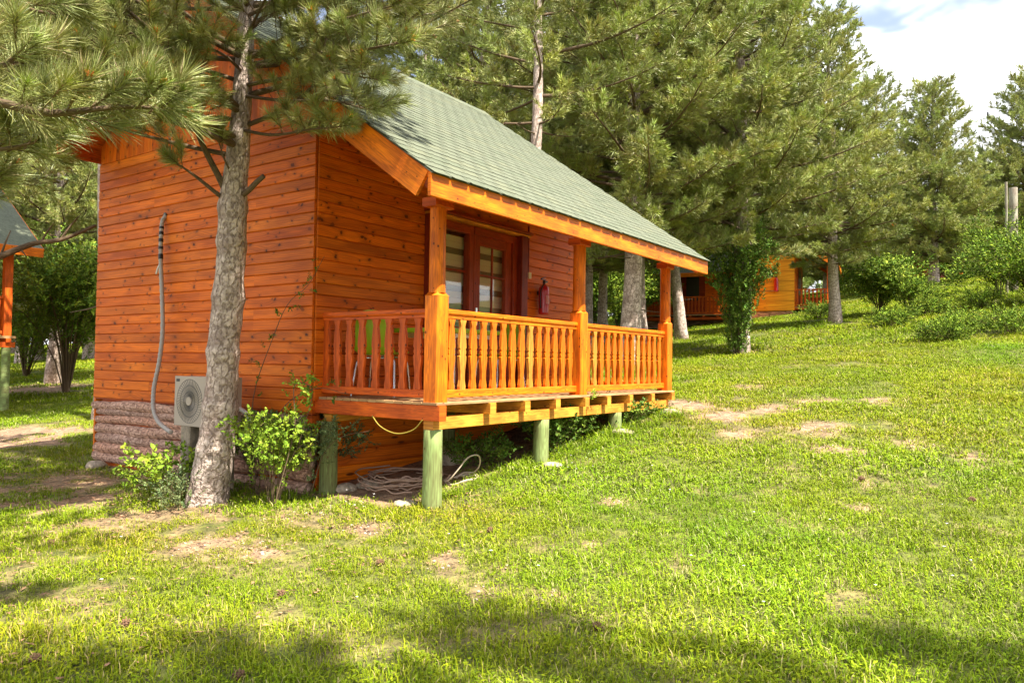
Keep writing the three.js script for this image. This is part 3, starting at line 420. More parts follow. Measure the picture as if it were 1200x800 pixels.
  mesh('head', beam(1.16, 0.1, 0.12, 0.006), M.doorRed, door, [2.65, 3.345, -0.06]); mesh('jamb', beamY(2.2, 0.1, 0.13, 0.006), M.doorRed, door, [3.64, DECK, -0.062]); mesh('reveal', beamY(2.27, 0.16, 0.17, 0.008, 0.2), M.darkRed, door, [3.80, DECK, -0.02]); mesh('reveal', beamY(2.27, 0.06, 0.17, 0.008, 0.2), M.darkRed, win, [1.745, DECK, -0.02]);
  mesh('hood', beam(2.22, 0.035, 0.2, 0.008), M.doorRed, door, [1.66, 3.492, -0.01]); mesh('hood_moulding', beam(2.18, 0.03, 0.165, 0.01, 0.5), M.honey, door, [1.68, 3.46, -0.01]); mesh('threshold', beam(1.95, 0.03, 0.14, 0.006), M.weathered, door, [1.75, DECK + 0.029, -0.06]);
  const blind = (p, x0, x1) => { for (let k = 0; k < 16; k++) { const y = 3.30 - k * 0.082; if (y < 2.05) break; mesh('blind_band', slab(y - 0.08, y, x0, x1, -0.094 - 0.006 * (k % 3 === 2), -0.090 - 0.006 * (k % 3 === 2)), k % 3 === 2 ? M.blindDark : M.cream, p); } };
  M.blindDark = mat({ color: lin(0.20, 0.19, 0.13), roughness: 0.9 }); blind(win, 1.78, 2.62); blind(door, 2.68, 3.6);
  reseat(cabin, new V3(2.7, 0.3, -1.4));
}

// ---------------------------------------------------------------- needle shoots, leaves, pines, shrubs
function shootGeo(seed, n, L, w, tl, opts = {}) {   // a twig along +Y set with needles, colours of old and new growth
  const R = rng(seed), P = [], C = [], put = (a, b, c, col) => { for (const p of [a, b, c]) { P.push(p.x, p.y, p.z); C.push(...col); } };
  for (let i = 0; i < n; i++) {
    const t = Math.pow(R(), 0.75), az = R() * 6.283, el = (0.5 + 0.65 * R()) * (1.25 - 0.75 * t), base = new V3(0, tl * (0.08 + 0.92 * t), 0), young = opts.young && t > 0.86 && R() < 0.8, len = L * (0.75 + 0.4 * R()) * (young ? 0.62 : 1);
    const d = new V3(Math.cos(az) * Math.sin(el), Math.cos(el), Math.sin(az) * Math.sin(el)), side = new V3(-Math.sin(az), 0, Math.cos(az)).applyAxisAngle(d, R() * 3), ww = w * (0.8 + 0.5 * R()), b2 = base.clone().addScaledVector(d, len * 0.55), tip = base.clone().addScaledVector(d, len); tip.y -= len * 0.10 * R(); 
    const v = 0.7 + 0.6 * R(), dry = R() < 0.07, col = (young ? [0.24, 0.32, 0.04] : dry ? [0.36, 0.28, 0.14] : [0.29, 0.32, 0.10]).map((q) => q * v);
    const A = base.clone().addScaledVector(side, -ww / 2), B = base.clone().addScaledVector(side, ww / 2), D = b2.clone().addScaledVector(side, -ww / 2), E = b2.clone().addScaledVector(side, ww / 2);
    put(A, B, E, col); put(A, E, D, col); put(D, E, tip, col);
  }
  const tr = opts.twig || 0.004, brown = [0.16, 0.10, 0.05]; for (let k = 0; k < 3; k++) { const a = k * 2.094, b = a + 2.094, p = (q, y) => new V3(Math.cos(q) * tr, y, Math.sin(q) * tr); put(p(a, -0.03), p(b, -0.03), p(b, tl), brown); put(p(a, -0.03), p(b, tl), p(a, tl), brown); }
  if (opts.bud) for (let m = 0; m < 5; m++) { const a = R() * 6.28, o = new V3(Math.cos(a) * 0.012, tl + 0.004 + R() * 0.02, Math.sin(a) * 0.012), r = opts.bud, oc = [[0.55, 0.17, 0.04], [0.62, 0.26, 0.07]][m % 2], q = [[r, 0, 0], [0, 0, r], [-r, 0, 0], [0, 0, -r]].map((e) => o.clone().add(new V3(...e))), T = o.clone().add(new V3(0, r * 2, 0)), Bm = o.clone().add(new V3(0, -r, 0)); for (let k = 0; k < 4; k++) { put(q[k], T, q[(k + 1) % 4], oc); put(q[k], q[(k + 1) % 4], Bm, oc); } }
  const g = new THREE.BufferGeometry(); g.setAttribute('position', new THREE.Float32BufferAttribute(P, 3)); g.setAttribute('color', new THREE.Float32BufferAttribute(C, 3)); g.computeVertexNormals(); return g;
}
const nearShoots = [shootGeo(1, 150, 0.125, 0.0023, 0.15, { young: true, bud: 0.007 }), shootGeo(2, 140, 0.13, 0.0023, 0.17, { young: true }), shootGeo(3, 140, 0.13, 0.0023, 0.17, {})];
const YUP = new V3(0, 1, 0);
// far sprays: a forked twig with five brushes of needles, one face to a needle
function sprayGeo(seed, len, n, L, w) {
  const R = rng(seed), P = [], C = [], put = (a, b, c, col) => { for (const p of [a, b, c]) { P.push(p.x, p.y, p.z); C.push(...col); } };
  const axes = [[new V3(0, len * 0.6, 0), new V3(0.05, 1, 0)]]; for (let k = 0; k < 5; k++) { const a = k * 2.4 + R(); axes.push([new V3(0, len * (0.12 + 0.16 * k * (0.8 + 0.4 * R())), 0), new V3(Math.cos(a) * 0.9, 0.9 + R() * 0.5, Math.sin(a) * 0.9)]); }
  for (const [o, ax] of axes) { ax.normalize(); const tl = len * (0.38 + 0.2 * R()), q = new THREE.Quaternion().setFromUnitVectors(YUP, ax), brown = [0.16, 0.10, 0.05], e = o.clone().addScaledVector(ax, tl), sd = new V3(ax.z, 0, -ax.x + 0.01).normalize(), sh = 0.8 + 0.45 * R();
    put(o.clone().addScaledVector(sd, -0.006), o.clone().addScaledVector(sd, 0.006), e, brown); put(new V3(0, 0, 0), new V3(0.008, 0, 0.004), o, brown);
    for (let i = 0; i < n; i++) { const t = Math.pow(R(), 0.7), az = R() * 6.283, el = (0.45 + 0.7 * R()) * (1.25 - 0.75 * t), d = new V3(Math.cos(az) * Math.sin(el), Math.cos(el), Math.sin(az) * Math.sin(el)).applyQuaternion(q), b = o.clone().addScaledVector(ax, tl * (0.1 + 0.9 * t)), side = new V3(R() - 0.5, R() - 0.5, R() - 0.5).cross(d).normalize(), ww = w * (0.7 + 0.6 * R()), l = L * (0.75 + 0.45 * R()), young = t > 0.88 && R() < 0.5, v = (0.78 + 0.44 * R()) * sh, dry = R() < 0.06, col = (young ? [0.26, 0.34, 0.05] : dry ? [0.36, 0.28, 0.14] : [0.32, 0.36, 0.105]).map((c) => c * v); put(b.clone().addScaledVector(side, -ww), b.clone().addScaledVector(side, ww), b.clone().addScaledVector(d, l), col); } }
  const g = new THREE.BufferGeometry(); g.setAttribute('position', new THREE.Float32BufferAttribute(P, 3)); g.setAttribute('color', new THREE.Float32BufferAttribute(C, 3)); g.computeVertexNormals(); return g;
}
const sprays = [1, 2, 3, 4].map((s) => sprayGeo(s * 13, 0.5, 46, 0.15, 0.0075));
function orient(p, d, s, R, c) { const q = new THREE.Quaternion().setFromUnitVectors(YUP, d.clone().normalize()).multiply(new THREE.Quaternion().setFromAxisAngle(YUP, R() * 6.283)); return { m: new THREE.Matrix4().compose(p, q, new V3(s, s, s)), c }; }

// foliage along one branch given as a polyline; fills shoots and twig geometry
function dressBranch(pts, R, out, { from = 0.3, step = 0.13, twigL = 0.5, dens = 3, shootS = 1, up = 0.25, twigR = 0.006, droop = 0 }) {
  const cum = [0]; for (let i = 1; i < pts.length; i++) cum.push(cum[i - 1] + pts[i].distanceTo(pts[i - 1])); const L = cum[cum.length - 1];
  const pos = (s) => { let i = 1; while (i < pts.length - 1 && cum[i] < s) i++; const t = (s - cum[i - 1]) / (cum[i] - cum[i - 1]); return [pts[i - 1].clone().lerp(pts[i], t), pts[i].clone().sub(pts[i - 1]).normalize()]; };
  const tint = () => { const v = 0.72 + 0.56 * R(); return [v * (0.94 + 0.2 * R()), v, v * (0.85 + 0.3 * R())]; };
  let side = R() < 0.5 ? 1 : -1;
  for (let s = L * from; s < L; s += step * (0.7 + 0.6 * R())) {
    const [p, d] = pos(s), lat = new V3().crossVectors(d, YUP).normalize(), f = s / L, tl = twigL * (1.15 - 0.75 * f) * (0.7 + 0.6 * R());
    const td = d.clone().multiplyScalar(0.75).addScaledVector(lat, side * (0.55 + 0.5 * R())).addScaledVector(YUP, up * (0.3 + R()) - droop + (R() - 0.5) * 0.35).normalize(); side = -side;
    const e = p.clone().addScaledVector(td, tl); e.y += tl * 0.12;
    if (out.far) { out.shoots.push([p, td.clone().addScaledVector(YUP, 0.12), clamp(tl / 0.62, 0.55, 1.35), tint(), R() < 0.5]); continue; }
    out.twigs.push([p, e, twigR]);
    for (let k = 0; k < dens; k++) { const t = 1 - k / dens * 0.75 * (0.8 + 0.4 * R()), q = p.clone().lerp(e, t), dd = td.clone().addScaledVector(YUP, 0.18 + 0.3 * R()).add(new V3(R() - 0.5, R() - 0.5, R() - 0.5).multiplyScalar(k ? 1.1 : 0.35)); out.shoots.push([q, dd, shootS * (0.75 + 0.5 * R()), tint(), k === 0]); }
  }
  const [p, d] = pos(L * 0.97); for (let k = 0; k < (out.far ? 2 : 3); k++) out.shoots.push([p, d.clone().add(new V3(R() - 0.5, R() * 0.5, R() - 0.5).multiplyScalar(k ? 0.9 : 0.2)), shootS * (0.9 + 0.3 * R()), tint(), true]);
}
const twigMesh = (tw) => { const P = [], I = []; for (const [a, b, r] of tw) { const d = b.clone().sub(a).normalize(), n = new V3(d.y, -d.x, 0.01).cross(d).normalize(), m = new V3().crossVectors(d, n), o = P.length / 3; for (let k = 0; k < 3; k++) { const c = Math.cos(k * 2.094) * r, s = Math.sin(k * 2.094) * r; P.push(a.x + n.x * c + m.x * s, a.y + n.y * c + m.y * s, a.z + n.z * c + m.z * s, b.x + (n.x * c + m.x * s) * 0.5, b.y + (n.y * c + m.y * s) * 0.5, b.z + (n.z * c + m.z * s) * 0.5); } for (let k = 0; k < 3; k++) { const k2 = (k + 1) % 3; I.push(o + 2 * k, o + 2 * k2, o + 2 * k + 1, o + 2 * k2, o + 2 * k2 + 1, o + 2 * k + 1); } } const g = new THREE.BufferGeometry(); g.setAttribute('position', new THREE.Float32BufferAttribute(P, 3)); g.setIndex(I); g.computeVertexNormals(); return g; };
function finishCrown(g, out, near) {
  const R = rng(out.shoots.length), kinds = near ? nearShoots : sprays, lists = kinds.map(() => []);
  for (const [p, d, s, c, tip] of out.shoots) lists[near ? (tip ? (R() < 0.55 ? 0 : 1) : 2) : Math.floor(R() * 4)].push(orient(p, d, s, R, c));
  kinds.forEach((k, i) => { if (lists[i].length) stuffMesh('crown', k, M.needle, lists[i], g); });
  if (out.twigs.length) { const t = mesh('twigs', twigMesh(out.twigs), M.twig, g); t.userData.kind = 'stuff'; }
}
function trunkGeo(h, r, bend, { radial = 14, rings = 30, amp = 0.08, knots = 0, flare = 0.35, seed = 0, dip = 0.25 } = {}) {
  const pts = [], rr = []; for (let i = 0; i <= rings; i++) { const t = i / rings, y = -dip + (h + dip) * t, b = bend(Math.max(y, 0)); pts.push(new V3(b[0], y, b[1])); let q = r * (1 - 0.86 * Math.pow(t, 1.05)) * (1 + flare * Math.exp(-Math.max(y, 0) / (r * 2.2))); if (knots) q *= 1 + knots * Math.pow(Math.max(0, Math.cos(y * 6.283 / 0.52 + Math.sin(y * 2.3) * 1.4 + seed)), 6); rr.push(q); }
  return tube(pts, rr, radial, amp, 2.6, seed);
}
// a grown pine: whorls of limbs from crownBase to the top
function pine({ name = 'pine_tree', label, group, pos, h, base, rad, r, lean = [0, 0], seed = 1, tip = 0.9, step = 0.5, limbs = 6, dens = 4, shootS = 1.0, near = false, dead = 4, twigStep = 0.16, ry = 0, fat = 1, from = 0.3 }) {
  const g = thing(name, label, 'pine tree', pos, ry, group), R = rng(seed * 101 + 7), ph = R() * 6, bend = (y) => [lean[0] * y + 0.06 * Math.sin(y * 0.7 + ph) * Math.min(1, y), lean[1] * y + 0.06 * Math.cos(y * 0.6 + ph) * Math.min(1, y) - 0.06 * Math.cos(ph) * Math.min(1, y)];
  mesh('trunk', trunkGeo(h, r, bend, { seed, radial: near ? 20 : 10, rings: near ? 60 : 24 }), near ? M.bark : M.barkFar, g);
  const out = { shoots: [], twigs: [], far: !near }, limbsG = [];
  for (let y = base; y < h - 0.3; y += step * (0.8 + 0.4 * R())) {
    const t = (y - base) / (h - base), n = limbs + Math.floor(R() * 2), off = R() * 6.283;
    for (let k = 0; k < n; k++) {
      const yy = y + (R() - 0.5) * step * 0.7, a = off + k / n * 6.283 + (R() - 0.5) * 0.7, prof = (Math.pow(1 - t, 0.75) * 0.95 + 0.09) * smooth(-0.25, 0.22, t) * (0.75 + 0.5 * R()), L = Math.max(0.3, rad * prof * fat), el = -0.12 + 0.75 * t + (R() - 0.5) * 0.3, b = bend(yy), o = new V3(b[0], yy, b[1]), pts = [];
      for (let i = 0; i <= 5; i++) { const s = i / 5; pts.push(o.clone().add(new V3(Math.cos(a + s * 0.2) * L * s * Math.cos(el), L * (Math.sin(el) * s + 0.20 * s * s), Math.sin(a + s * 0.2) * L * s * Math.cos(el)))); }
      const lr = Math.min(r * 0.4, 0.008 + L * 0.014); limbsG.push(tube(pts, pts.map((_, i) => lr * (1 - 0.8 * i / 5)), 5, 0, 1, 0, false));
      dressBranch(pts, R, out, { from, step: twigStep, twigL: 0.28 * L + 0.16, dens, shootS, twigR: 0.008, up: 0.3 });
    }
  }
  for (let k = 0; k < dead; k++) { const y = base * (0.35 + 0.65 * R()), a = R() * 6.283, L = 0.4 + R() * 1.2, b = bend(y), o = new V3(b[0], y, b[1]); limbsG.push(tube([0, 0.5, 1].map((s) => o.clone().add(new V3(Math.cos(a) * L * s, -0.15 * L * s + 0.1 * s * s, Math.sin(a) * L * s))), [0.02, 0.014, 0.006], 5)); }
  const b = bend(h); for (let k = 0; k < 7; k++) out.shoots.push([new V3(b[0], h - 0.1 * k, b[1]), new V3((R() - 0.5) * (k ? 1.4 : 0.1), 1, (R() - 0.5) * (k ? 1.4 : 0.1)), shootS * tip, [0.95, 1, 0.9], true]);
  const lm = mesh('branches', merged(limbsG), M.limb, g); lm.userData.kind = 'stuff';
  finishCrown(g, out, near); g.userData.n = out.shoots.length; return g;
}
function copyOf(src, label, pos, ry, sc, group) { const c = src.clone(); c.name = numbered(src.name.replace(/_\d{3}$/, '')); c.position.copy(pos); c.rotation.y = ry; c.scale.set(sc[0], sc[1], sc[0]); c.userData = { ...src.userData, label }; if (group) c.userData.group = group; scene.add(c); return c; }

// leaf: folded, pointed oval along +Y
function leafGeo(seed, n, L, w, spread, cols) {   // a sprig of n leaves on a short stalk along +Y
  const R = rng(seed), P = [], C = [], put = (a, b, c, col) => { for (const p of [a, b, c]) { P.push(p.x, p.y, p.z); C.push(...col); } };
  for (let i = 0; i < n; i++) {
    const t = (i + 0.5) / n, az = i * 2.4 + R(), el = 0.6 + 0.7 * R(), o = new V3(0, spread * t, 0), d = new V3(Math.cos(az) * Math.sin(el), Math.cos(el), Math.sin(az) * Math.sin(el)), s = new V3(-Math.sin(az), 0, Math.cos(az)).applyAxisAngle(d, (R() - 0.5) * 1.2), nn = new V3().crossVectors(d, s), l = L * (0.7 + 0.6 * R()), v = 0.75 + 0.5 * R(), col = cols[Math.floor(R() * cols.length)].map((q) => q * v), q = (u, k) => o.clone().addScaledVector(d, u * l).addScaledVector(s, k * l * w).addScaledVector(nn, Math.abs(k) * l * 0.10 - u * u * l * 0.12);
    const a = q(0.06, 0), m = q(0.5, 0), e = q(1, 0), l1 = q(0.28, 0.42), l2 = q(0.65, 0.4), r1 = q(0.28, -0.42), r2 = q(0.65, -0.4);
    put(a, l1, m, col); put(l1, l2, m, col); put(l2, e, m, col); put(a, m, r1, col); put(r1, m, r2, col); put(r2, m, e, col);
  }
  const tr = 0.0016 + spread * 0.006, br = [0.12, 0.10, 0.04]; for (let k = 0; k < 3; k++) { const a = k * 2.094, b = a + 2.094, p = (g, y) => new V3(Math.cos(g) * tr, y, Math.sin(g) * tr); put(p(a, 0), p(b, 0), p(b, spread), br); put(p(a, 0), p(b, spread), p(a, spread), br); }
  const g = new THREE.BufferGeometry(); g.setAttribute('position', new THREE.Float32BufferAttribute(P, 3)); g.setAttribute('color', new THREE.Float32BufferAttribute(C, 3)); g.computeVertexNormals(); return g;
}
const BRIGHT = [[0.22, 0.32, 0.025], [0.17, 0.27, 0.025], [0.28, 0.36, 0.04]], MID = [[0.11, 0.195, 0.024], [0.15, 0.23, 0.028], [0.085, 0.16, 0.024]], GREYG = [[0.15, 0.20, 0.08], [0.12, 0.17, 0.06], [0.18, 0.24, 0.10]];
const sprig = { bright: leafGeo(1, 9, 0.055, 0.62, 0.16, BRIGHT), mid: leafGeo(2, 9, 0.055, 0.6, 0.16, MID), grey: leafGeo(3, 14, 0.022, 0.7, 0.12, GREYG), broadLeaf: leafGeo(4, 15, 0.085, 0.46, 0.40, [...MID, ...BRIGHT]), narrowLeaf: leafGeo(5, 16, 0.085, 0.40, 0.42, [...MID, ...BRIGHT]) };
// shrub: arching stems that carry sprigs
function shrub({ name = 'shrub', label, category = 'shrub', group, pos, rad, h, stems, per, kind, s = 1, seed = 1, stemR = 0.008, from = 0.2, jit = 0.12, arch = 0.5 }) {
  const g = thing(name, label, category, pos, 0, group), R = rng(seed * 37 + 5), st = [], list = [];
  for (let k = 0; k < stems; k++) {
    const a = k / stems * 6.283 + R() * 1.2, L = rad * (0.35 + 0.75 * R()), H = h * (0.55 + 0.5 * R()) * (1 - 0.35 * (L / rad) * arch), pts = []; for (let i = 0; i <= 5; i++) { const t = i / 5; pts.push(new V3(Math.cos(a) * (L * Math.pow(t, 1.3) + 0.04) , H * (Math.sin(t * (1.57 + arch * 0.5)) / Math.sin(1.57)), Math.sin(a) * (L * Math.pow(t, 1.3) + 0.04))); } pts[0].y = -0.05;
    st.push(tube(pts, pts.map((_, i) => stemR * (1 - 0.7 * i / 5)), 5, 0, 1, 0, false)); const c = new THREE.CatmullRomCurve3(pts);
    for (let i = 0; i < per; i++) { const t = from + (1 - from) * Math.pow(R(), 0.8), p = c.getPoint(t), d = c.getTangent(t).add(new V3(R() - 0.5, R() * 0.9 - 0.15, R() - 0.5).multiplyScalar(1.7)).normalize(); p.add(new V3(R() - 0.5, R() - 0.5, R() - 0.5).multiplyScalar(jit * 2)); const v = 0.75 + 0.5 * R(); list.push(orient(p, d, s * (0.7 + 0.6 * R()), R, [v * (0.9 + 0.25 * R()), v, v])); }
  }
  const sm = mesh('stems', merged(st), M.twig, g); sm.userData.kind = 'stuff'; stuffMesh('foliage', sprig[kind], M.leaf, list, g); return g;
}

// ---------------------------------------------------------------- the near pine beside the gable
{
  const base = hit(242, 590); const d0 = (base.x - EYE.x) * fwd.x + (base.y - EYE.y) * fwd.y + (base.z - EYE.z) * fwd.z; console.log('near pine', base.x.toFixed(2), base.z.toFixed(2), 'depth', d0.toFixed(2));
  const g = thing('pine_tree', 'gnarled pine with pale grey bark standing against the gable wall', 'pine tree', base), R = rng(404);
  const P = (px, py, dd = 0) => at(px, py, d0 + dd).sub(base);
  const axis = [[242, 590], [250, 540], [258, 470], [263, 400], [270, 310], [273, 240], [279, 170], [285, 90], [288, 20], [292, -80], [296, -200], [299, -320]].map(([x, y]) => P(x, y)); axis[0].y = 0; const low = axis[0].clone(); low.y = -0.3; axis.unshift(low);
  const rad = [0.265, 0.215, 0.18, 0.165, 0.148, 0.142, 0.142, 0.105, 0.088, 0.075, 0.06, 0.04, 0.012], N = 150, c = new THREE.CatmullRomCurve3(axis), pts = c.getPoints(N), rr = pts.map((p, i) => { const f = i / N * 12, k = Math.min(11, Math.floor(f)); let q = rad[k] + (rad[k + 1] - rad[k]) * (f - k); for (const y of [0.55, 0.98, 1.52, 2.08, 2.62, 2.98]) q *= 1 + 0.10 * Math.exp(-(((p.y - y) / 0.055) ** 2)); return q; });
  mesh('trunk', tube(pts, rr, 36, 0.13, 4.2, 3), M.bark, g);
  const out = { shoots: [], twigs: [] };
  const limb = (list, r0, r1, o) => { const q = curve(list, 14); mesh('limb', tube(q, q.map((_, i) => r0 + (r1 - r0) * i / 14), 9, 0.12, 5, list.length), M.limb, g); if (o) dressBranch(q, R, out, o); };
  // the limbs that can be followed in the picture
  const D = { from: 0.5, step: 0.085, twigL: 0.34, dens: 3, shootS: 1, up: 0.3, twigR: 0.004 };
  limb([P(268, 232), P(255, 205, -0.1), P(238, 172, -0.25), P(224, 138, -0.4), P(205, 112, -0.5), P(170, 88, -0.7)], 0.038, 0.010, { ...D, from: 0.55 });
  limb([P(266, 236), P(248, 222, -0.15), P(228, 206, -0.25), P(208, 192, -0.4)], 0.026, 0.008, { ...D, from: 0.75, twigL: 0.2 });
  limb([P(281, 142), P(262, 138, -0.1), P(240, 137, -0.15), P(220, 118, -0.1), P(196, 96, 0)], 0.026, 0.008, { ...D, from: 0.6 });
  limb([P(280, 150), P(315, 136, -0.1), P(345, 120, -0.3), P(368, 98, -0.45), P(380, 55, -0.6), P(384, 10, -0.7)], 0.026, 0.007, { ...D, from: 0.42 });
  limb([P(276, 232), P(290, 224, -0.08), P(302, 212, -0.14), P(309, 206, -0.16)], 0.032, 0.024);
  limb([P(272, 205), P(262, 185, -0.25), P(256, 165, -0.3)], 0.012, 0.006, { ...D, from: 0.8, twigL: 0.16 });
  const F = { from: 0.25, step: 0.085, twigL: 0.36, dens: 3, shootS: 1, up: 0.25, twigR: 0.004 };
  limb([P(284, 100), P(330, 92, -0.35), P(385, 84, -0.8), P(435, 92, -1.1)], 0.024, 0.006, F); limb([P(285, 72), P(340, 42, -0.4), P(405, 22, -0.9), P(462, 6, -1.2)], 0.026, 0.006, F); limb([P(286, 40), P(330, 2, -0.3), P(380, -32, -0.6)], 0.024, 0.006, F); limb([P(281, 152), P(320, 158, -0.4), P(362, 152, -0.7), P(400, 148, -0.95)], 0.018, 0.005, { ...F, from: 0.45, twigL: 0.26 });
  limb([P(286, 60), P(350, 62, -0.5), P(410, 60, -1.0), P(470, 50, -1.4)], 0.022, 0.006, F); limb([P(283, 112), P(335, 118, -0.5), P(390, 118, -0.9), P(430, 128, -1.15)], 0.018, 0.006, F); limb([P(287, 20), P(350, -10, -0.5), P(430, -20, -1.0), P(480, -30, -1.3)], 0.022, 0.006, F);
  limb([P(283, 96), P(240, 82, -0.2), P(190, 70, -0.4), P(140, 72, -0.6)], 0.024, 0.006, F); limb([P(284, 60), P(230, 32, -0.2), P(170, 18, -0.4), P(110, 26, -0.6)], 0.026, 0.006, F); limb([P(285, 30), P(220, -12, 0), P(150, -22, 0)], 0.024, 0.006, F); limb([P(282, 122), P(232, 108, -0.1), P(182, 98, -0.2), P(145, 104, -0.25)], 0.02, 0.005, { ...F, from: 0.4, twigL: 0.28 }); limb([P(285, 50), P(300, 20, -0.7), P(320, -20, -1.2)], 0.02, 0.006, F); limb([P(284, 84), P(258, 62, -0.7), P(226, 50, -1.1)], 0.018, 0.006, { ...F, from: 0.45 });
  // whorls above: the crown
  let phase = 0.4;
  for (let y = 3.55; y < 11; y += 0.40 + 0.1 * R()) {
    const t = (y - 3.3) / 8, n = 6 + Math.floor(R() * 2); phase += 0.9; let bi = pts.findIndex((p) => p.y > y); if (bi < 0) break;
    for (let k = 0; k < n; k++) {
      let list, tries = 0, a = phase + k / n * 6.283 + (R() - 0.5) * 0.5; const L = (2.35 * Math.pow(1 - t * 0.85, 0.7)) * (0.72 + 0.45 * R()) * (y < 3.9 ? 0.85 : 1), el = 0.0 + 0.5 * t + (R() - 0.5) * 0.3, o = pts[bi].clone(); o.y += (R() - 0.5) * 0.2;
      for (; tries < 9; tries++, a += 0.7) { list = []; for (let i = 0; i <= 4; i++) { const s = i / 4; list.push(o.clone().add(new V3(Math.cos(a + 0.25 * s) * L * s * Math.cos(el), L * (Math.sin(el) * s + 0.13 * s * s) , Math.sin(a + 0.25 * s) * L * s * Math.cos(el)))); }
      // limbs do not grow through the gable wall or the roof
      const end = list[4].clone().add(base), mid = list[2].clone().add(base), bad = (q, m) => (q.x > -0.12 - m && q.z < 0.1 && q.y < 6.5) || (q.x > -0.6 - m && q.z < 2.2 && q.y < roofTop(q.z) + 0.3 && q.y > 2.7); const toEye = (end.x - base.x) * -0.545 + (end.z - base.z) * 0.838 > 0.9 * L && y < 4.5; if (!bad(end, 0.1) && !bad(mid, 0) && !toEye) break; }
      if (tries === 9) continue;
      limb(list, 0.012 + L * 0.009, 0.006, { from: 0.3, step: 0.095, twigL: 0.42, dens: 3, shootS: 1.0, up: 0.25, twigR: 0.0045 });
    }
  }
  finishCrown(g, out, true); console.log('near shoots', out.shoots.length);
}
{ // a pine just outside the left edge whose sunlit boughs reach into the picture
  const b = gv(at(-330, 500, 4.3).x, at(-330, 500, 4.3).z), g = thing('pine_tree', 'pine whose long sunlit boughs hang in front of the gable eave', 'pine tree', b), R = rng(77), out = { shoots: [], twigs: [] };
  mesh('trunk', trunkGeo(9, 0.17, (y) => [0.02 * y, 0.01 * y], { radial: 20, rings: 60, knots: 0.1, seed: 9 }), M.bark, g);
  const Q = (px, py, d) => at(px, py, d).sub(b), D = { from: 0.45, step: 0.075, twigL: 0.2, dens: 3, shootS: 1.12, up: 0.3, twigR: 0.004 };
  const limb = (list, r0, r1, o) => { const q = curve(list, 14); mesh('limb', tube(q, q.map((_, i) => r0 + (r1 - r0) * i / 14), 8, 0.1, 5, 1), M.limb, g); dressBranch(q, R, out, { ...D, ...o }); };
  const tk = (y) => new V3(0.02 * y, y, 0.01 * y);
  limb([tk(2.7), Q(-120, 112, 4.1), Q(0, 121, 3.7), Q(60, 133, 3.7), Q(110, 128, 3.75), Q(160, 125, 3.85), Q(192, 128, 3.9)], 0.03, 0.006, { from: 0.66, step: 0.055, twigL: 0.17, droop: 0.05 });
  limb([tk(2.9), Q(-140, 60, 4.2), Q(-40, 70, 4.0), Q(8, 75, 3.9), Q(20, 62, 3.9)], 0.026, 0.006, { from: 0.6 });
  limb([tk(2.4), Q(-120, 190, 4.4), Q(-30, 178, 4.2), Q(20, 172, 4.1), Q(45, 165, 4.1)], 0.024, 0.005, { from: 0.7, twigL: 0.16 });
  limb([tk(3.1), Q(-150, 10, 4.6), Q(-40, -10, 4.5), Q(30, 10, 4.5), Q(70, 18, 4.6)], 0.026, 0.006, { from: 0.5 });
  limb([tk(2.2), Q(-100, 240, 4.6), Q(-40, 235, 4.5), Q(2, 205, 4.5)], 0.02, 0.005, { from: 0.8, twigL: 0.14 });
  for (let y = 3.6; y < 8.8; y += 0.5) for (let k = 0; k < 5; k++) { const a = k * 1.257 + y * 2, L = 3.5 * (1 - (y - 3.3) / 7.5), o = tk(y), list = [0, 0.33, 0.66, 1].map((s) => o.clone().add(new V3(Math.cos(a) * L * s, 0.25 * L * s * s + 0.1 * L * s, Math.sin(a) * L * s))); limb(list, 0.02, 0.006, { from: 0.35, step: 0.16, twigL: 0.35, dens: 2 }); }
  finishCrown(g, out, true);
}

// ---------------------------------------------------------------- pines behind the cabin and up the slope
const GP = 'pines behind the cabins';
const T = (px, depth) => depthAt(px, depth);
const protoA = pine({ label: 'pine crown half hidden behind the roof ridge', group: GP, pos: T(532, 30), h: 13, base: 2.6, rad: 3.1, r: 0.2, seed: 2, lean: [0.012, 0.01] });
const protoB = pine({ label: 'thick pale pine trunk seen through the porch between the posts', group: GP, pos: T(737, 19), h: 15, base: 3.0, rad: 3.5, r: 0.26, seed: 3, lean: [0.012, 0.022] });
const protoC = pine({ label: 'dense pine with a low full crown on the crest of the bank', group: GP, pos: T(1095, 40), h: 10.4, base: 1.2, rad: 2.9, r: 0.24, seed: 4, from: 0.2, limbs: 8, step: 0.42 });
{ const g = pine({ label: 'pine with a bare pinkish trunk rising behind the far rake of the roof', group: GP, pos: T(612, 16.5), h: 13, base: 5.6, rad: 2.8, r: 0.19, seed: 21, lean: [0.02, 0.015], step: 0.75, limbs: 4, dead: 10 }); delete g.userData.n; }
console.log('proto shoots', protoA.userData.n, protoB.userData.n, protoC.userData.n); for (const p of [protoA, protoB, protoC]) delete p.userData.n;
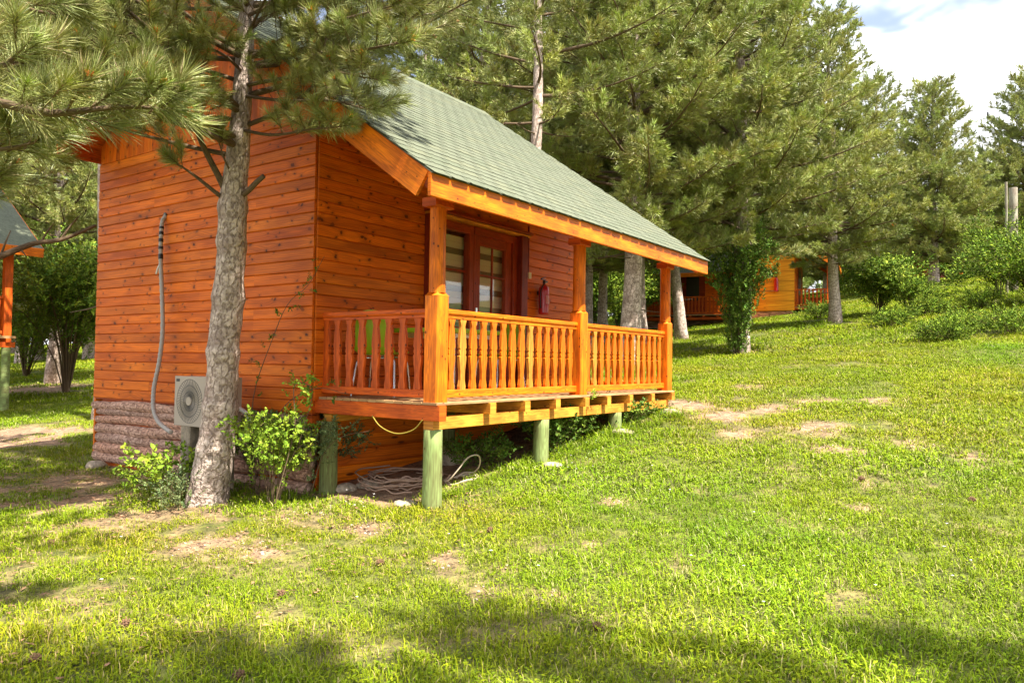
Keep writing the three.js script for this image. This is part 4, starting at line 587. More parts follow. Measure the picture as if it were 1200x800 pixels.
for (const [px, d, src, ry, sr, sh, label] of [
  [752, 25, protoA, 1.1, 1.0, 1.15, 'dark pine trunk close behind the thick pale trunk'], [707, 27, protoA, 2.6, 0.9, 1.05, 'straight dark pine trunk seen over the railing beside the middle post'], [687, 25, protoB, 0.7, 0.7, 0.95, 'slender pine trunk seen just behind the middle porch post'],
  [979, 25.5, protoB, 2.2, 0.75, 0.70, 'slim pine trunk standing in front of the sunlit distant cabin'], [1029, 45, protoA, 3.3, 0.95, 0.95, 'pine trunk rising out of the leafy bush by the distant cabin'],
  [868, 20, protoB, 4.1, 0.85, 0.98, 'pine wrapped in ivy at its foot beyond the porch end'], [560, 24, protoB, 5.2, 0.95, 1.0, 'pine crown showing over the roof ridge'], [873, 34, protoA, 4.7, 1.15, 1.25, 'tall pine behind the ivy wrapped pine'], [846, 45, protoB, 1.9, 1.05, 1.15, 'tall pine behind the railed distant cabin'], [640, 30, protoA, 0.3, 1.1, 1.2, 'pine filling the gap behind the roof'], [495, 27, protoA, 3.9, 1.0, 0.95, 'pine crown between the near boughs and the roof'], [700, 38, protoB, 3.0, 1.1, 1.1, 'far pine behind the broadleaf thicket'],
  [1205, 48, protoC, 1.0, 1.1, 1.18, 'pine beside the power mast'], [1150, 58, protoC, 2.0, 1.1, 0.9, 'far pine below the power mast'], [970, 52, protoC, 4.0, 1.2, 1.05, 'far pine behind the sunlit distant cabin'], [1050, 62, protoC, 5.0, 1.2, 0.85, 'far pine in the gap beside the crest pine'], [760, 52, protoC, 0.5, 1.3, 1.4, 'far pine deep behind the porch'], [560, 46, protoC, 2.7, 1.3, 1.4, 'far pine deep behind the roof'], [880, 58, protoC, 3.3, 1.3, 1.5, 'far pine on the skyline over the distant cabins'],
  [62, 24, protoB, 0.2, 0.8, 0.85, 'pine standing in the gap between the two near cabins'], [-40, 30, protoA, 1.4, 1.1, 1.1, 'pine behind the grey-roofed neighbouring cabin'], [105, 38, protoC, 3.0, 1.3, 1.3, 'far pine in the gap between the two near cabins'], [10, 46, protoC, 4.4, 1.4, 1.3, 'far pine over the neighbouring cabin roof'], 
]) copyOf(src, label, T(px, d), ry, [sr, sh]);
{ const c = copyOf(protoB, 'leaning pine trunk rising beside the far porch post', T(799, 26), 2.9, [0.75, 0.95]); c.rotation.set(0, 0, 0); c.rotation.order = 'XYZ'; c.rotation.x = -0.10; c.rotation.z = 0.12; }
// pines beside and behind the viewer, whose crowns shade the lower lawn
for (const [x, z, src, ry, sr, sh, label] of [[-2.6, 11.7, protoA, 0.8, 0.40, 1.0, 'pine shading the middle of the lawn'], [-3.7, 10.7, protoA, 3.4, 0.45, 0.98, 'pine shading the left of the lawn'], [-1.6, 14.0, protoB, 2.4, 0.26, 0.88, 'pine shading the lower right of the lawn'], [-4.6, 10.0, protoA, 1.2, 0.5, 0.97, 'pine shading the lower left corner']]) copyOf(src, label, gv(x, z), ry, [sr, sh], 'pines shading the lawn');
{ const b = gv(-1.6, -5.2), g = pine({ label: 'pine standing at the corner of the neighbouring cabin with a long bare limb', pos: b, h: 11, base: 4.3, rad: 1.9, r: 0.16, seed: 8, ry: 0 }); delete g.userData.n; const Q = (px, py, d) => at(px, py, d).sub(b), q = curve([new V3(0, at(-46, 318, 9.6).y - b.y, 0), Q(0, 300, 9.9), Q(40, 285, 10.1), Q(70, 281, 10.2), Q(112, 264, 10.4)], 16); mesh('limb', tube(q, q.map((_, i) => 0.05 - i * 0.0018), 8, 0.1, 4, 2), M.limb, g); for (const [a, e] of [[9, Q(62, 262, 10.1)], [6, Q(30, 300, 10.0)], [12, Q(95, 250, 10.3)], [4, Q(12, 270, 9.9)]]) { mesh('limb', tube([q[a], q[a].clone().lerp(e, 0.5).add(new V3(0, 0.02, 0)), e], [0.018, 0.012, 0.005], 6), M.limb, g); } }

for (const [x, z, src, sr, sh, label] of [[7, 17, protoA, 0.9, 0.9, 'pine mirrored in the door glass, nearest the lawn'], [12, 18.5, protoB, 0.9, 0.8, 'pine mirrored in the door glass, second in the row'], [17.5, 21, protoA, 1, 1, 'pine mirrored in the door glass, last in the row'], [3, 21, protoC, 1.1, 1, 'low pine mirrored in the door glass']]) copyOf(src, label, gv(x, z), x, [sr, sh], 'pines across the lawn');
{ // the wood that closes the view behind everything
  const R = rng(909), l = []; for (let i = 0; i < 3600; i++) { const px = -500 + R() * 2100, d = 68 + R() * 26, p = T(px, d), t = R(), v = 0.8 + 0.5 * R(); p.y += t * t * 8.5 * (0.6 + 0.4 * vnoise(px / 90, 3)) + 0.2; l.push(orient(p, new V3(R() - 0.5, 0.5 + R() * 0.6, R() - 0.5), 3 + 2.2 * R(), R, [v * 0.9, v, v * 0.9])); }
  tag(stuffMesh('far_wood', sprays[0], M.needle, l), 'dark wood closing the view behind the cabins', 'wood');
}
{ const g = pine({ label: 'pine hidden behind the gable edge, its high crown over the left eave', group: GP, pos: T(121, 15), h: 14, base: 6.2, rad: 2.9, r: 0.17, seed: 17 }); delete g.userData.n; }
// the ivy at the foot of the pine beyond the porch
{ const p = T(864, 19.6); tag(shrub({ name: 'ivy', label: 'dense ivy and leafy growth round the pine foot beyond the porch', category: 'ivy', pos: p, rad: 0.95, h: 3.3, stems: 24, per: 80, kind: 'mid', s: 1.2, seed: 3, from: 0.02, jit: 0.22, arch: 0.1 }), 'dense ivy and leafy growth round the pine foot beyond the porch', 'ivy'); }

// ---------------------------------------------------------------- shrubs
const nearPlant = (o) => shrub({ ...o, pos: hit(...o.px) });
nearPlant({ name: 'sapling', label: 'broad-leaved seedling left of the near pine trunk', category: 'seedling', px: [192, 588], rad: 0.42, h: 0.55, stems: 10, per: 12, kind: 'bright', s: 0.85, seed: 11, stemR: 0.005 });
nearPlant({ name: 'shrub', label: 'bright leafy shrub right of the near pine trunk', px: [322, 592], rad: 0.45, h: 1.0, stems: 16, per: 22, kind: 'bright', s: 0.62, seed: 12, stemR: 0.005 });
nearPlant({ name: 'shrub', label: 'small-leaved grey-green shrub beside the inner porch stilt', px: [362, 574], rad: 0.5, h: 0.95, stems: 16, per: 34, kind: 'grey', s: 1.1, seed: 13, stemR: 0.005 });
nearPlant({ name: 'shrub', label: 'dark green undergrowth between the pine trunk and the foundation', px: [300, 568], rad: 0.45, h: 0.8, stems: 12, per: 20, kind: 'mid', s: 0.8, seed: 14, stemR: 0.005 });
nearPlant({ name: 'weed', label: 'low grey-green weed at the foot of the near pine', category: 'weed', px: [212, 596], rad: 0.3, h: 0.3, stems: 8, per: 14, kind: 'grey', s: 1.0, seed: 15, stemR: 0.003 });
{ // trailing vines in front of the gable corner
  const vine = (label, list, n, kind, s, seed) => { const b = list[0].clone(), g = thing('vine', label, 'vine', b), R = rng(seed), q = curve(list.map((p) => p.clone().sub(b)), 24), out = []; const st = mesh('stem', tube(q, q.map((_, i) => 0.006 * (1 - 0.6 * i / 24)), 5), M.twig, g); for (let i = 0; i < n; i++) { const t = 0.12 + 0.88 * i / n, p = q[Math.min(24, Math.floor(t * 24))].clone().add(new V3(R() - 0.5, R() - 0.5, R() - 0.5).multiplyScalar(0.14)); const v = 0.8 + 0.4 * R(); out.push(orient(p, new V3(R() - 0.5, R() - 0.3, R() - 0.5), s * (0.7 + 0.5 * R()), R, [v, v, v])); } stuffMesh('foliage', sprig[kind], M.leaf, out, g); };
  vine('arching leafy bramble in front of the gable corner', [onX(322, 590, -0.65), onX(345, 500, -0.5), onX(346, 450, -0.45), onX(365, 455, -0.4), onX(350, 520, -0.45)], 26, 'bright', 0.8, 5);
  vine('thin vine climbing the gable wall to the corner', [onX(300, 580, -0.4), onX(296, 470, -0.3), onX(318, 400, -0.2), onX(338, 355, -0.15), onX(360, 335, -0.12), onX(380, 300, -0.12)], 22, 'mid', 0.62, 6);
  vine('leafy spray reaching from the vine to the rim board', [onX(300, 580, -0.38), onX(330, 480, -0.3), onX(370, 455, -0.2), onX(408, 462, -0.12)], 16, 'mid', 0.6, 7);
  vine('grey-green spray arching past the inner stilt', [onX(365, 575, -0.2), onX(380, 530, -0.15), onX(400, 512, -0.1), onX(432, 505, 0.0)], 20, 'grey', 1.0, 8);
}
for (const [x, z, rad, h, s, label] of [[2.6, 1.35, 0.4, 0.45, 1, 'dark weeds under the deck beside the second stilt'], [3.15, 1.2, 0.35, 0.4, 2, 'dark weeds under the deck between the second and third stilts'], [4.3, 1.5, 0.4, 0.28, 4, 'weeds under the deck beyond the third stilt'], [1.7, 0.9, 0.4, 0.3, 5, 'weeds in the shade behind the coiled rope']]) shrub({ name: 'weed', label, category: 'weed', pos: gv(x, z), rad, h, stems: 12, per: 14, kind: 'mid', s: 0.75, seed: 20 + s, stemR: 0.003 });
const far = (o, px, d) => shrub({ ...o, pos: T(px, d) });
far({ label: 'tall leafy bush in front of the distant porch', rad: 1.35, h: 2.1, stems: 26, per: 36, kind: 'broadLeaf', s: 1.1, seed: 31, jit: 0.3, stemR: 0.014 }, 1032, 27);
far({ label: 'bright leafy bush at the edge of the distant porch bush', rad: 0.9, h: 1.2, stems: 16, per: 24, kind: 'narrowLeaf', s: 0.9, seed: 32, jit: 0.25, stemR: 0.012 }, 1068, 26);
far({ label: 'large spreading bush on the bank below the wooden posts', rad: 2.7, h: 2.5, stems: 46, per: 36, kind: 'narrowLeaf', s: 1.1, seed: 33, jit: 0.3, stemR: 0.014, arch: 0.9 }, 1212, 25);
far({ label: 'bright young shoots at the top of the bank bush', rad: 1.4, h: 3.2, stems: 16, per: 20, kind: 'narrowLeaf', s: 1.1, seed: 34, jit: 0.25, stemR: 0.014, from: 0.45 }, 1172, 29);
far({ label: 'dark bush under the crest pine', rad: 2.2, h: 1.6, stems: 26, per: 30, kind: 'broadLeaf', s: 1.3, seed: 35, jit: 0.4 }, 1112, 42);
far({ label: 'dark thicket behind the crest pine', rad: 3.5, h: 3.4, stems: 34, per: 40, kind: 'broadLeaf', s: 1.7, seed: 36, jit: 0.6 }, 1150, 50);
far({ label: 'broadleaf thicket seen through the porch', rad: 3.2, h: 4.0, stems: 40, per: 50, kind: 'narrowLeaf', s: 1.6, seed: 37, jit: 0.6 }, 725, 37);
far({ label: 'broadleaf thicket beside the railed distant cabin', rad: 2.6, h: 3.4, stems: 30, per: 44, kind: 'narrowLeaf', s: 1.6, seed: 38, jit: 0.6 }, 690, 33);
far({ label: 'thicket behind the porch of the yellow-walled distant cabin', rad: 3.4, h: 3.6, stems: 34, per: 44, kind: 'narrowLeaf', s: 1.6, seed: 61, jit: 0.6 }, 985, 53);
far({ label: 'leafy bush between the two near cabins', rad: 1.7, h: 4.2, stems: 34, per: 60, kind: 'broadLeaf', s: 1.0, seed: 39, jit: 0.45, stemR: 0.02, from: 0.3 }, 78, 20.5);
far({ label: 'bright bush behind the neighbouring cabin corner', rad: 2.0, h: 4.0, stems: 30, per: 50, kind: 'narrowLeaf', s: 1.2, seed: 40, jit: 0.5, stemR: 0.02 }, 30, 27);
far({ label: 'broad bush far behind the left eave', rad: 3.0, h: 4.5, stems: 30, per: 50, kind: 'narrowLeaf', s: 1.7, seed: 41, jit: 0.7 }, 100, 40);
for (const [px, d, s, rad, h, lab] of [[1088, 25, 1, 0.5, 0.45, 'bushy weeds on the bank below the crest pine'], [1128, 20, 2, 0.5, 0.45, 'small bushy weeds between the bank bush and the lawn'], [1150, 25, 3, 0.7, 0.6, 'tall bushy weeds at the foot of the bank bush'], [960, 29, 4, 0.6, 0.5, 'low weeds beside the slim trunk'], [1045, 22.5, 5, 0.6, 0.4, 'low weeds in front of the distant porch bush'], [1105, 18.5, 6, 0.4, 0.3, 'single low weed out on the lawn below the bank'], [1185, 19, 7, 0.6, 0.5, 'leafy weeds on the lawn below the wooden posts']]) far({ name: 'weed', label: lab, category: 'weed', rad, h, stems: 16, per: 14, kind: 'narrowLeaf', s: 0.7, seed: 50 + s, jit: 0.16, arch: 0.8 }, px, d);
{ // pale forked broadleaf trunks beyond the gap
  for (const [px, d, dx, lab] of [[24, 36, 0.5, 'pale forked trunk in the grass beyond the neighbouring cabin'], [44, 38, -0.4, 'second pale trunk leaning beyond the neighbouring cabin']]) { const p = T(px, d), g = thing('birch_tree', lab, 'tree', p); mesh('trunk', tube(curve([new V3(0, -0.3, 0), new V3(dx * 0.1, 0.8, 0), new V3(dx * 0.5, 2.2, 0.1), new V3(dx, 4.4, 0)], 12), Array.from({ length: 13 }, (_, i) => 0.34 - i * 0.02), 10, 0.1, 2, 4), M.barkFar, g); mesh('limb', tube(curve([new V3(dx * 0.1, 0.8, 0), new V3(-dx * 0.6, 2.0, 0.2), new V3(-dx * 1.4, 4.2, 0)], 10), Array.from({ length: 11 }, (_, i) => 0.2 - i * 0.012), 8, 0.1, 2, 5), M.barkFar, g);
    const R = rng(px), list = []; for (let i = 0; i < 900; i++) { const a = R() * 6.28, r = 2.6 * Math.sqrt(R()), y = 4.5 + (R() - 0.3) * 3; list.push(orient(new V3(Math.cos(a) * r, y, Math.sin(a) * r), new V3(R() - 0.5, R() - 0.2, R() - 0.5), 1.6, R, [1, 1, 1])); } stuffMesh('crown', sprig.narrowLeaf, M.leaf, list, g); }
}

// ---------------------------------------------------------------- neighbouring cabins of the same kind, seen small
function groovedWall(len, h, pitch = BP) { const pts = [[0, 0]], n = Math.round(h / pitch); pts.push([h, 0]); for (let i = n; i > 0; i--) { const y = h * i / n, y0 = h * (i - 1) / n; pts.push([y - 0.004, 0.018], [y - 0.012, 0.024], [y0 + 0.012, 0.024], [y0 + 0.004, 0.018]); } return prism(pts, len, (x, s, p) => [x / 4.6, p[0] / 1.0]); }
function smallCabin(label, pos, ry, group, gm = sidingMats[0]) {
  const g = thing('timber_cabin', label, 'cabin', pos, ry, group), w = groovedWall(CW, 3.3), f = groovedWall(CL, 3.3);
  mesh('gable_wall', w, gm, g, [0, 1.05, -CW], [0, -Math.PI / 2, 0]); mesh('front_wall', f, sidingMats[0], g, [0, 1.05, 0]); mesh('back_wall', slab(0.2, 4.4, 0, CL, -CW - 0.03, -CW), sidingMats[0], g); mesh('far_gable_wall', groovedWall(CW, 3.3), sidingMats[0], g, [CL, 1.05, 0], [0, Math.PI / 2, 0]);
  const sh = new THREE.Shape(); sh.moveTo(-CW, 0); sh.lineTo(0, 0); sh.lineTo(0, roofTop(0) - 4.35 - 0.1); sh.lineTo(RIDGE_Z, RIDGE_Y - 4.35 - 0.1); sh.lineTo(-CW, roofTop(-CW) - 4.35 - 0.1); for (const x of [0.05, CL - 0.02]) { const q = new THREE.ExtrudeGeometry(sh, { depth: 0.05, bevelEnabled: false }); q.rotateY(-Math.PI / 2); q.translate(x, 4.35, 0); mesh('gable_panel', q, sidingMats[1], g); }
  mesh('foundation', slab(-0.8, 1.04, 0.05, CL - 0.05, -CW + 0.08, -0.04), M.slabLog, g);
  const fl = (EAVE_Z - RIDGE_Z) / Math.cos(slopeA), bl = (RIDGE_Z - BACK_Z) / Math.cos(slopeA), r1 = prism([[-0.08, 0], [0, 0], [0, fl], [-0.08, fl]], X1 - X0), r2 = prism([[-0.08, 0], [0, 0], [0, bl], [-0.08, bl]], X1 - X0); r1.rotateX(slopeA); r1.translate(X0, RIDGE_Y, RIDGE_Z); r2.rotateY(Math.PI); r2.translate(X1 - X0, 0, 0); r2.rotateX(-slopeA); r2.translate(X0, RIDGE_Y, RIDGE_Z);
  mesh('roof', r1, M.shingle[0], g); mesh('roof', r2, M.shingle[1], g); mesh('fascia', beam(X1 - X0, 0.2, 0.035), M.orange, g, [X0, roofTop(EAVE_Z) - 0.2, EAVE_Z - 0.01]); mesh('back_fascia', beam(X1 - X0, 0.2, 0.035), M.orange, g, [X0, roofTop(BACK_Z) - 0.22, BACK_Z - 0.03]);
  for (const x of [X0 - 0.032, X1 + 0.0]) for (const b of [0, 1]) { const q = prism([[0, 0], [0.22, 0], [0.22, 0.03], [0, 0.03]], b ? bl - 0.14 : fl); q.translate(b ? 0.14 : 0, -0.235, 0); q.rotateY(-Math.PI / 2); q.rotateX(slopeA); if (b) q.rotateY(Math.PI); q.translate(x + (b ? 0.002 : 0.03), RIDGE_Y, RIDGE_Z); mesh('rake_board', q, M.orange, g); }
  mesh('deck', slab(DECK - 0.03, DECK + 0.025, 0.02, CL + 0.02, 0.03, 1.70), M.weathered, g); mesh('beam', beam(CL, 0.12, 0.12), M.redOrange, g, [0.02, 0.985, 1.54]); for (let i = 0; i < 9; i++) mesh('joist', beamZ(1.68, 0.09, 0.1), M.redOrange, g, [0.13 + i * 0.66, DECK - 0.121, 0.03]);
  for (const x of [0.13, 2.75, 5.35]) { mesh('post', beamY(2.0, 0.16, 0.16), M.redOrange, g, [x + 0.08, DECK + 0.026, 1.5]); mesh('stilt', cyl(0.09, 0.09, 1.9, 10), M.green, g, [x, -0.92, 1.6]); }
  const rail = part('railing', g), bg = balusterGeo(0.72, 0.03, 3); const side = (x, z, ry2, len, n) => { const s = part('rail_run', rail); s.position.set(x, DECK, z); s.rotation.y = ry2; mesh('top_rail', beam(len, 0.055, 0.07), M.redOrange, s, [0, 0.86, -0.035]); mesh('bottom_rail', beam(len, 0.07, 0.05), M.redOrange, s, [0, 0.07, -0.025]); for (let i = 0; i < n; i++) mesh('baluster', bg, M.redOrange, s, [(i + 0.5) * len / n, 0.142, 0]); };
  side(0.22, 1.58, 0, 2.45, 14); side(2.84, 1.58, 0, 2.42, 14); side(0.12, 1.5, Math.PI / 2, 1.45, 8); side(5.38, 1.5, Math.PI / 2, 1.45, 8);
  const door = part('door', g); mesh('frame', slab(DECK + 0.03, 3.45, 1.7, 3.75, -0.01, 0.06), M.doorRed, door); mesh('pane', slab(2.05, 3.3, 1.85, 2.55, 0.062, 0.068), M.darkPane, door); mesh('pane', slab(2.05, 3.3, 2.8, 3.45, 0.062, 0.068), M.darkPane, door);
  return g;
}
M.darkPane = phys({ color: lin(0.05, 0.055, 0.05), roughness: 0.08 });
const GN = 'cabins up the slope';
{
  const c3 = T(931, 38), a3 = 0.18; smallCabin('sunlit orange cabin with a red extinguisher on its gable wall', [c3.x, c3.y - 0.9, c3.z], a3, GN, M.yellowSiding);
  const c2 = T(742, 40); const g2 = smallCabin('railed cabin on stilts seen beyond the far porch post', [c2.x, c2.y - 0.55, c2.z], -1.42, GN);
  const cl = T(46, 17.2), x = cl.x - X1; smallCabin('neighbouring cabin with dark grey roof at the left edge', [x, ground(cl.x, cl.z) + 0.4, cl.z - EAVE_Z], 0, 'cabins beside the lawn');
  const c4 = T(1068, 60); smallCabin('far reddish cabin half hidden behind the crest pine', [c4.x, c4.y - 0.6, c4.z], -0.3, GN);
  // on the sunlit gable: extinguisher and notice
  const n = new V3(-Math.cos(a3), 0, Math.sin(a3)), along = new V3(Math.sin(a3), 0, Math.cos(a3)), w = (s, y, o) => new V3(c3.x, c3.y - 0.9 + y, c3.z).addScaledVector(along, s).addScaledVector(n, o);
  const fe = thing('fire_extinguisher', 'small red extinguisher on the sunlit gable of the distant cabin', 'extinguisher', w(-0.85, 2.0, 0.14)); mesh('cylinder', new THREE.LatheGeometry([[0, 0], [0.1, 0], [0.11, 0.05], [0.11, 0.6], [0.07, 0.7], [0.03, 0.74], [0, 0.74]].map((p) => new THREE.Vector2(...p)), 14), M.red, fe); mesh('valve', slab(0.74, 0.82, -0.03, 0.03, -0.08, 0.06), M.black, fe);
  const nt = mesh('paper_notice', slab(0, 0.34, -0.13, 0.13, -0.004, 0.004), M.white, scene, w(-1.2, 2.75, 0.05), [0, -Math.PI / 2 + a3, 0]); tag(nt, 'white paper notice on the sunlit gable of the distant cabin', 'notice');
}

// ---------------------------------------------------------------- on the porch
{ // fire extinguisher on the front wall
  const g = thing('fire_extinguisher', 'red fire extinguisher hung on the cabin wall beside the door', 'extinguisher', [4.27, 2.36, 0.125]);
  mesh('cylinder', new THREE.LatheGeometry([[0, 0], [0.06, 0], [0.076, 0.008], [0.08, 0.03], [0.08, 0.36], [0.074, 0.40], [0.055, 0.43], [0.03, 0.445], [0.026, 0.47], [0, 0.47]].map((p) => new THREE.Vector2(...p)), 28), M.red, g);
  const lab = new THREE.CylinderGeometry(0.0812, 0.0812, 0.17, 20, 1, true, -0.9, 1.8); mesh('label', moved(lab, 0, 0.22, 0), M.extLabel = mat({ map: (() => { const c = document.createElement('canvas'); c.width = 256; c.height = 256; const x = c.getContext('2d'); x.fillStyle = '#b01620'; x.fillRect(0, 0, 256, 256); x.fillStyle = '#e8d8d4'; for (let i = 0; i < 9; i++) x.fillRect(40, 30 + i * 22, 110 + ((i * 53) % 70), 7); x.fillRect(150, 150, 60, 60); const t = new THREE.CanvasTexture(c); t.colorSpace = THREE.SRGBColorSpace; return t; })(), roughness: 0.4 }), g);
  mesh('valve', merged([moved(cyl(0.022, 0.022, 0.05, 12), 0, 0.465, 0), moved(new THREE.BoxGeometry(0.13, 0.014, 0.022), -0.02, 0.528, 0), moved(new THREE.BoxGeometry(0.11, 0.012, 0.02).rotateZ(0.25), -0.02, 0.553, 0)]), M.black, g);
  mesh('hose', wire([new V3(0.02, 0.49, 0), new V3(0.06, 0.5, 0.02), new V3(-0.06, 0.47, 0.05), new V3(-0.098, 0.36, 0.01), new V3(-0.097, 0.18, 0), new V3(-0.092, 0.09, 0)], 0.011, 30), M.black, g); mesh('bracket', slab(0.3, 0.36, -0.03, 0.03, -0.11, -0.078), M.greyDark, g); mesh('gauge', moved(new THREE.CylinderGeometry(0.018, 0.018, 0.012, 14).rotateX(Math.PI / 2), 0.01, 0.49, 0.028), M.white, g);
  const sw = thing('light_switch', 'cream switch box with its cable on the wall beside the door', 'switch', [3.98, 2.88, 0.03]); mesh('box', slab(0, 0.09, -0.035, 0.035, -0.004, 0.035), M.cream, sw); mesh('cable', slab(0.09, 0.78, -0.012, 0.006, -0.004, 0.012), M.darkRed, sw);
}
function chair(label, pos, ry) {
  const g = thing('plastic_chair', label, 'chair', pos, ry, 'green chairs on the porch');   // faces +Z
  const prof = [[0.44, 0.22], [0.45, 0.16], [0.44, 0.02], [0.43, -0.14], [0.46, -0.20], [0.56, -0.235], [0.72, -0.265], [0.88, -0.285]], P = [], I = [], W = 9, t = 0.012;
  for (const off of [0, t]) prof.forEach(([y, z], i) => { const hw = i < 5 ? 0.215 : [0.21, 0.20, 0.17][i - 5]; for (let k = 0; k < W; k++) { const u = k / (W - 1) * 2 - 1, e = Math.abs(u) ** 2.2; P.push(u * hw, y + (i < 5 ? 0.03 * e - off : -0.03 * e * (i === 7 ? 1 : 0)), z + (i >= 5 ? 0.05 * e - off : 0)); } });
  const n = prof.length, sh = n * W; for (let s = 0; s < 2; s++) for (let i = 0; i < n - 1; i++) for (let k = 0; k < W - 1; k++) { const a = s * sh + i * W + k, b = a + 1, c = a + W, d = c + 1; s ? I.push(a, c, b, b, c, d) : I.push(a, b, c, b, d, c); }
  for (let i = 0; i < n - 1; i++) for (const k of [0, W - 1]) { const a = i * W + k, c = a + W; I.push(a, c, a + sh, c, c + sh, a + sh); } for (let k = 0; k < W - 1; k++) for (const i of [0, n - 1]) { const a = i * W + k; I.push(a, a + 1, a + sh, a + 1, a + 1 + sh, a + sh); }
  const q = new THREE.BufferGeometry(); q.setAttribute('position', new THREE.Float32BufferAttribute(P, 3)); q.setIndex(I); q.computeVertexNormals(); mesh('shell', q, M.lime, g);
  for (const sx of [-1, 1]) { mesh('leg', wire([new V3(sx * 0.14, 0.415, 0.14), new V3(sx * 0.19, 0.40, 0.18), new V3(sx * 0.22, 0.2, 0.205), new V3(sx * 0.235, 0, 0.22)], 0.011, 14), M.chrome, g); mesh('leg', wire([new V3(sx * 0.14, 0.405, -0.10), new V3(sx * 0.19, 0.39, -0.14), new V3(sx * 0.22, 0.2, -0.19), new V3(sx * 0.235, 0, -0.22)], 0.011, 14), M.chrome, g); }
  g.scale.setScalar(1.04);
  mesh('brace', merged([wire([new V3(-0.15, 0.41, 0.13), new V3(0.15, 0.41, 0.13)], 0.01, 4), wire([new V3(-0.15, 0.4, -0.1), new V3(0.15, 0.4, -0.1)], 0.01, 4)]), M.chrome, g); return g;
}
chair('lime green chair with its back to the gable end railing', [0.58, DECK + 0.026, 0.42], 1.95); chair('lime green chair on the far side of the porch table', [2.35, DECK + 0.026, 0.72], -Math.PI / 2 - 0.3);
{ const g = thing('table', 'lime green table with chrome legs on the porch', 'table', [1.18, DECK + 0.026, 0.86]); const s = new THREE.Shape(); const w = 0.52, d = 0.36, r = 0.05; s.moveTo(-w + r, -d); s.lineTo(w - r, -d); s.quadraticCurveTo(w, -d, w, -d + r); s.lineTo(w, d - r); s.quadraticCurveTo(w, d, w - r, d); s.lineTo(-w + r, d); s.quadraticCurveTo(-w, d, -w, d - r); s.lineTo(-w, -d + r); s.quadraticCurveTo(-w, -d, -w + r, -d); const q = new THREE.ExtrudeGeometry(s, { depth: 0.035, bevelSize: 0.006, bevelThickness: 0.006, bevelSegments: 2 }); q.rotateX(-Math.PI / 2); mesh('tabletop', q, M.lime, g, [0, 0.70, 0]); mesh('apron', merged([moved(new THREE.BoxGeometry(0.9, 0.05, 0.02), 0, 0.668, -0.28), moved(new THREE.BoxGeometry(0.9, 0.05, 0.02), 0, 0.668, 0.28)]), M.chrome, g); for (const x of [-0.44, 0.44]) for (const z of [-0.28, 0.28]) mesh('leg', cyl(0.016, 0.016, 0.692, 12), M.chrome, g, [x, 0, z]); }
{ const p = [2.98, 1.106, 1.575], g = thing('potted_plant', 'small potted plant wedged between the joist ends on the beam', 'plant', p), R = rng(8), l = []; mesh('pot', new THREE.LatheGeometry([[0, 0], [0.035, 0], [0.05, 0.075], [0.055, 0.075], [0.055, 0.095], [0.045, 0.095], [0.04, 0.08], [0, 0.08]].map((q) => new THREE.Vector2(...q)), 16), M.terracotta, g); for (let i = 0; i < 22; i++) { const a = R() * 6.28, r = R() * 0.10; l.push(orient(new V3(Math.cos(a) * r + 0.02, 0.07 + R() * 0.10, Math.sin(a) * r + 0.05), new V3(Math.cos(a), 0.6, Math.sin(a)), 0.55, R, [1, 1, 1])); } stuffMesh('foliage', sprig.bright, M.leaf, l, g); }

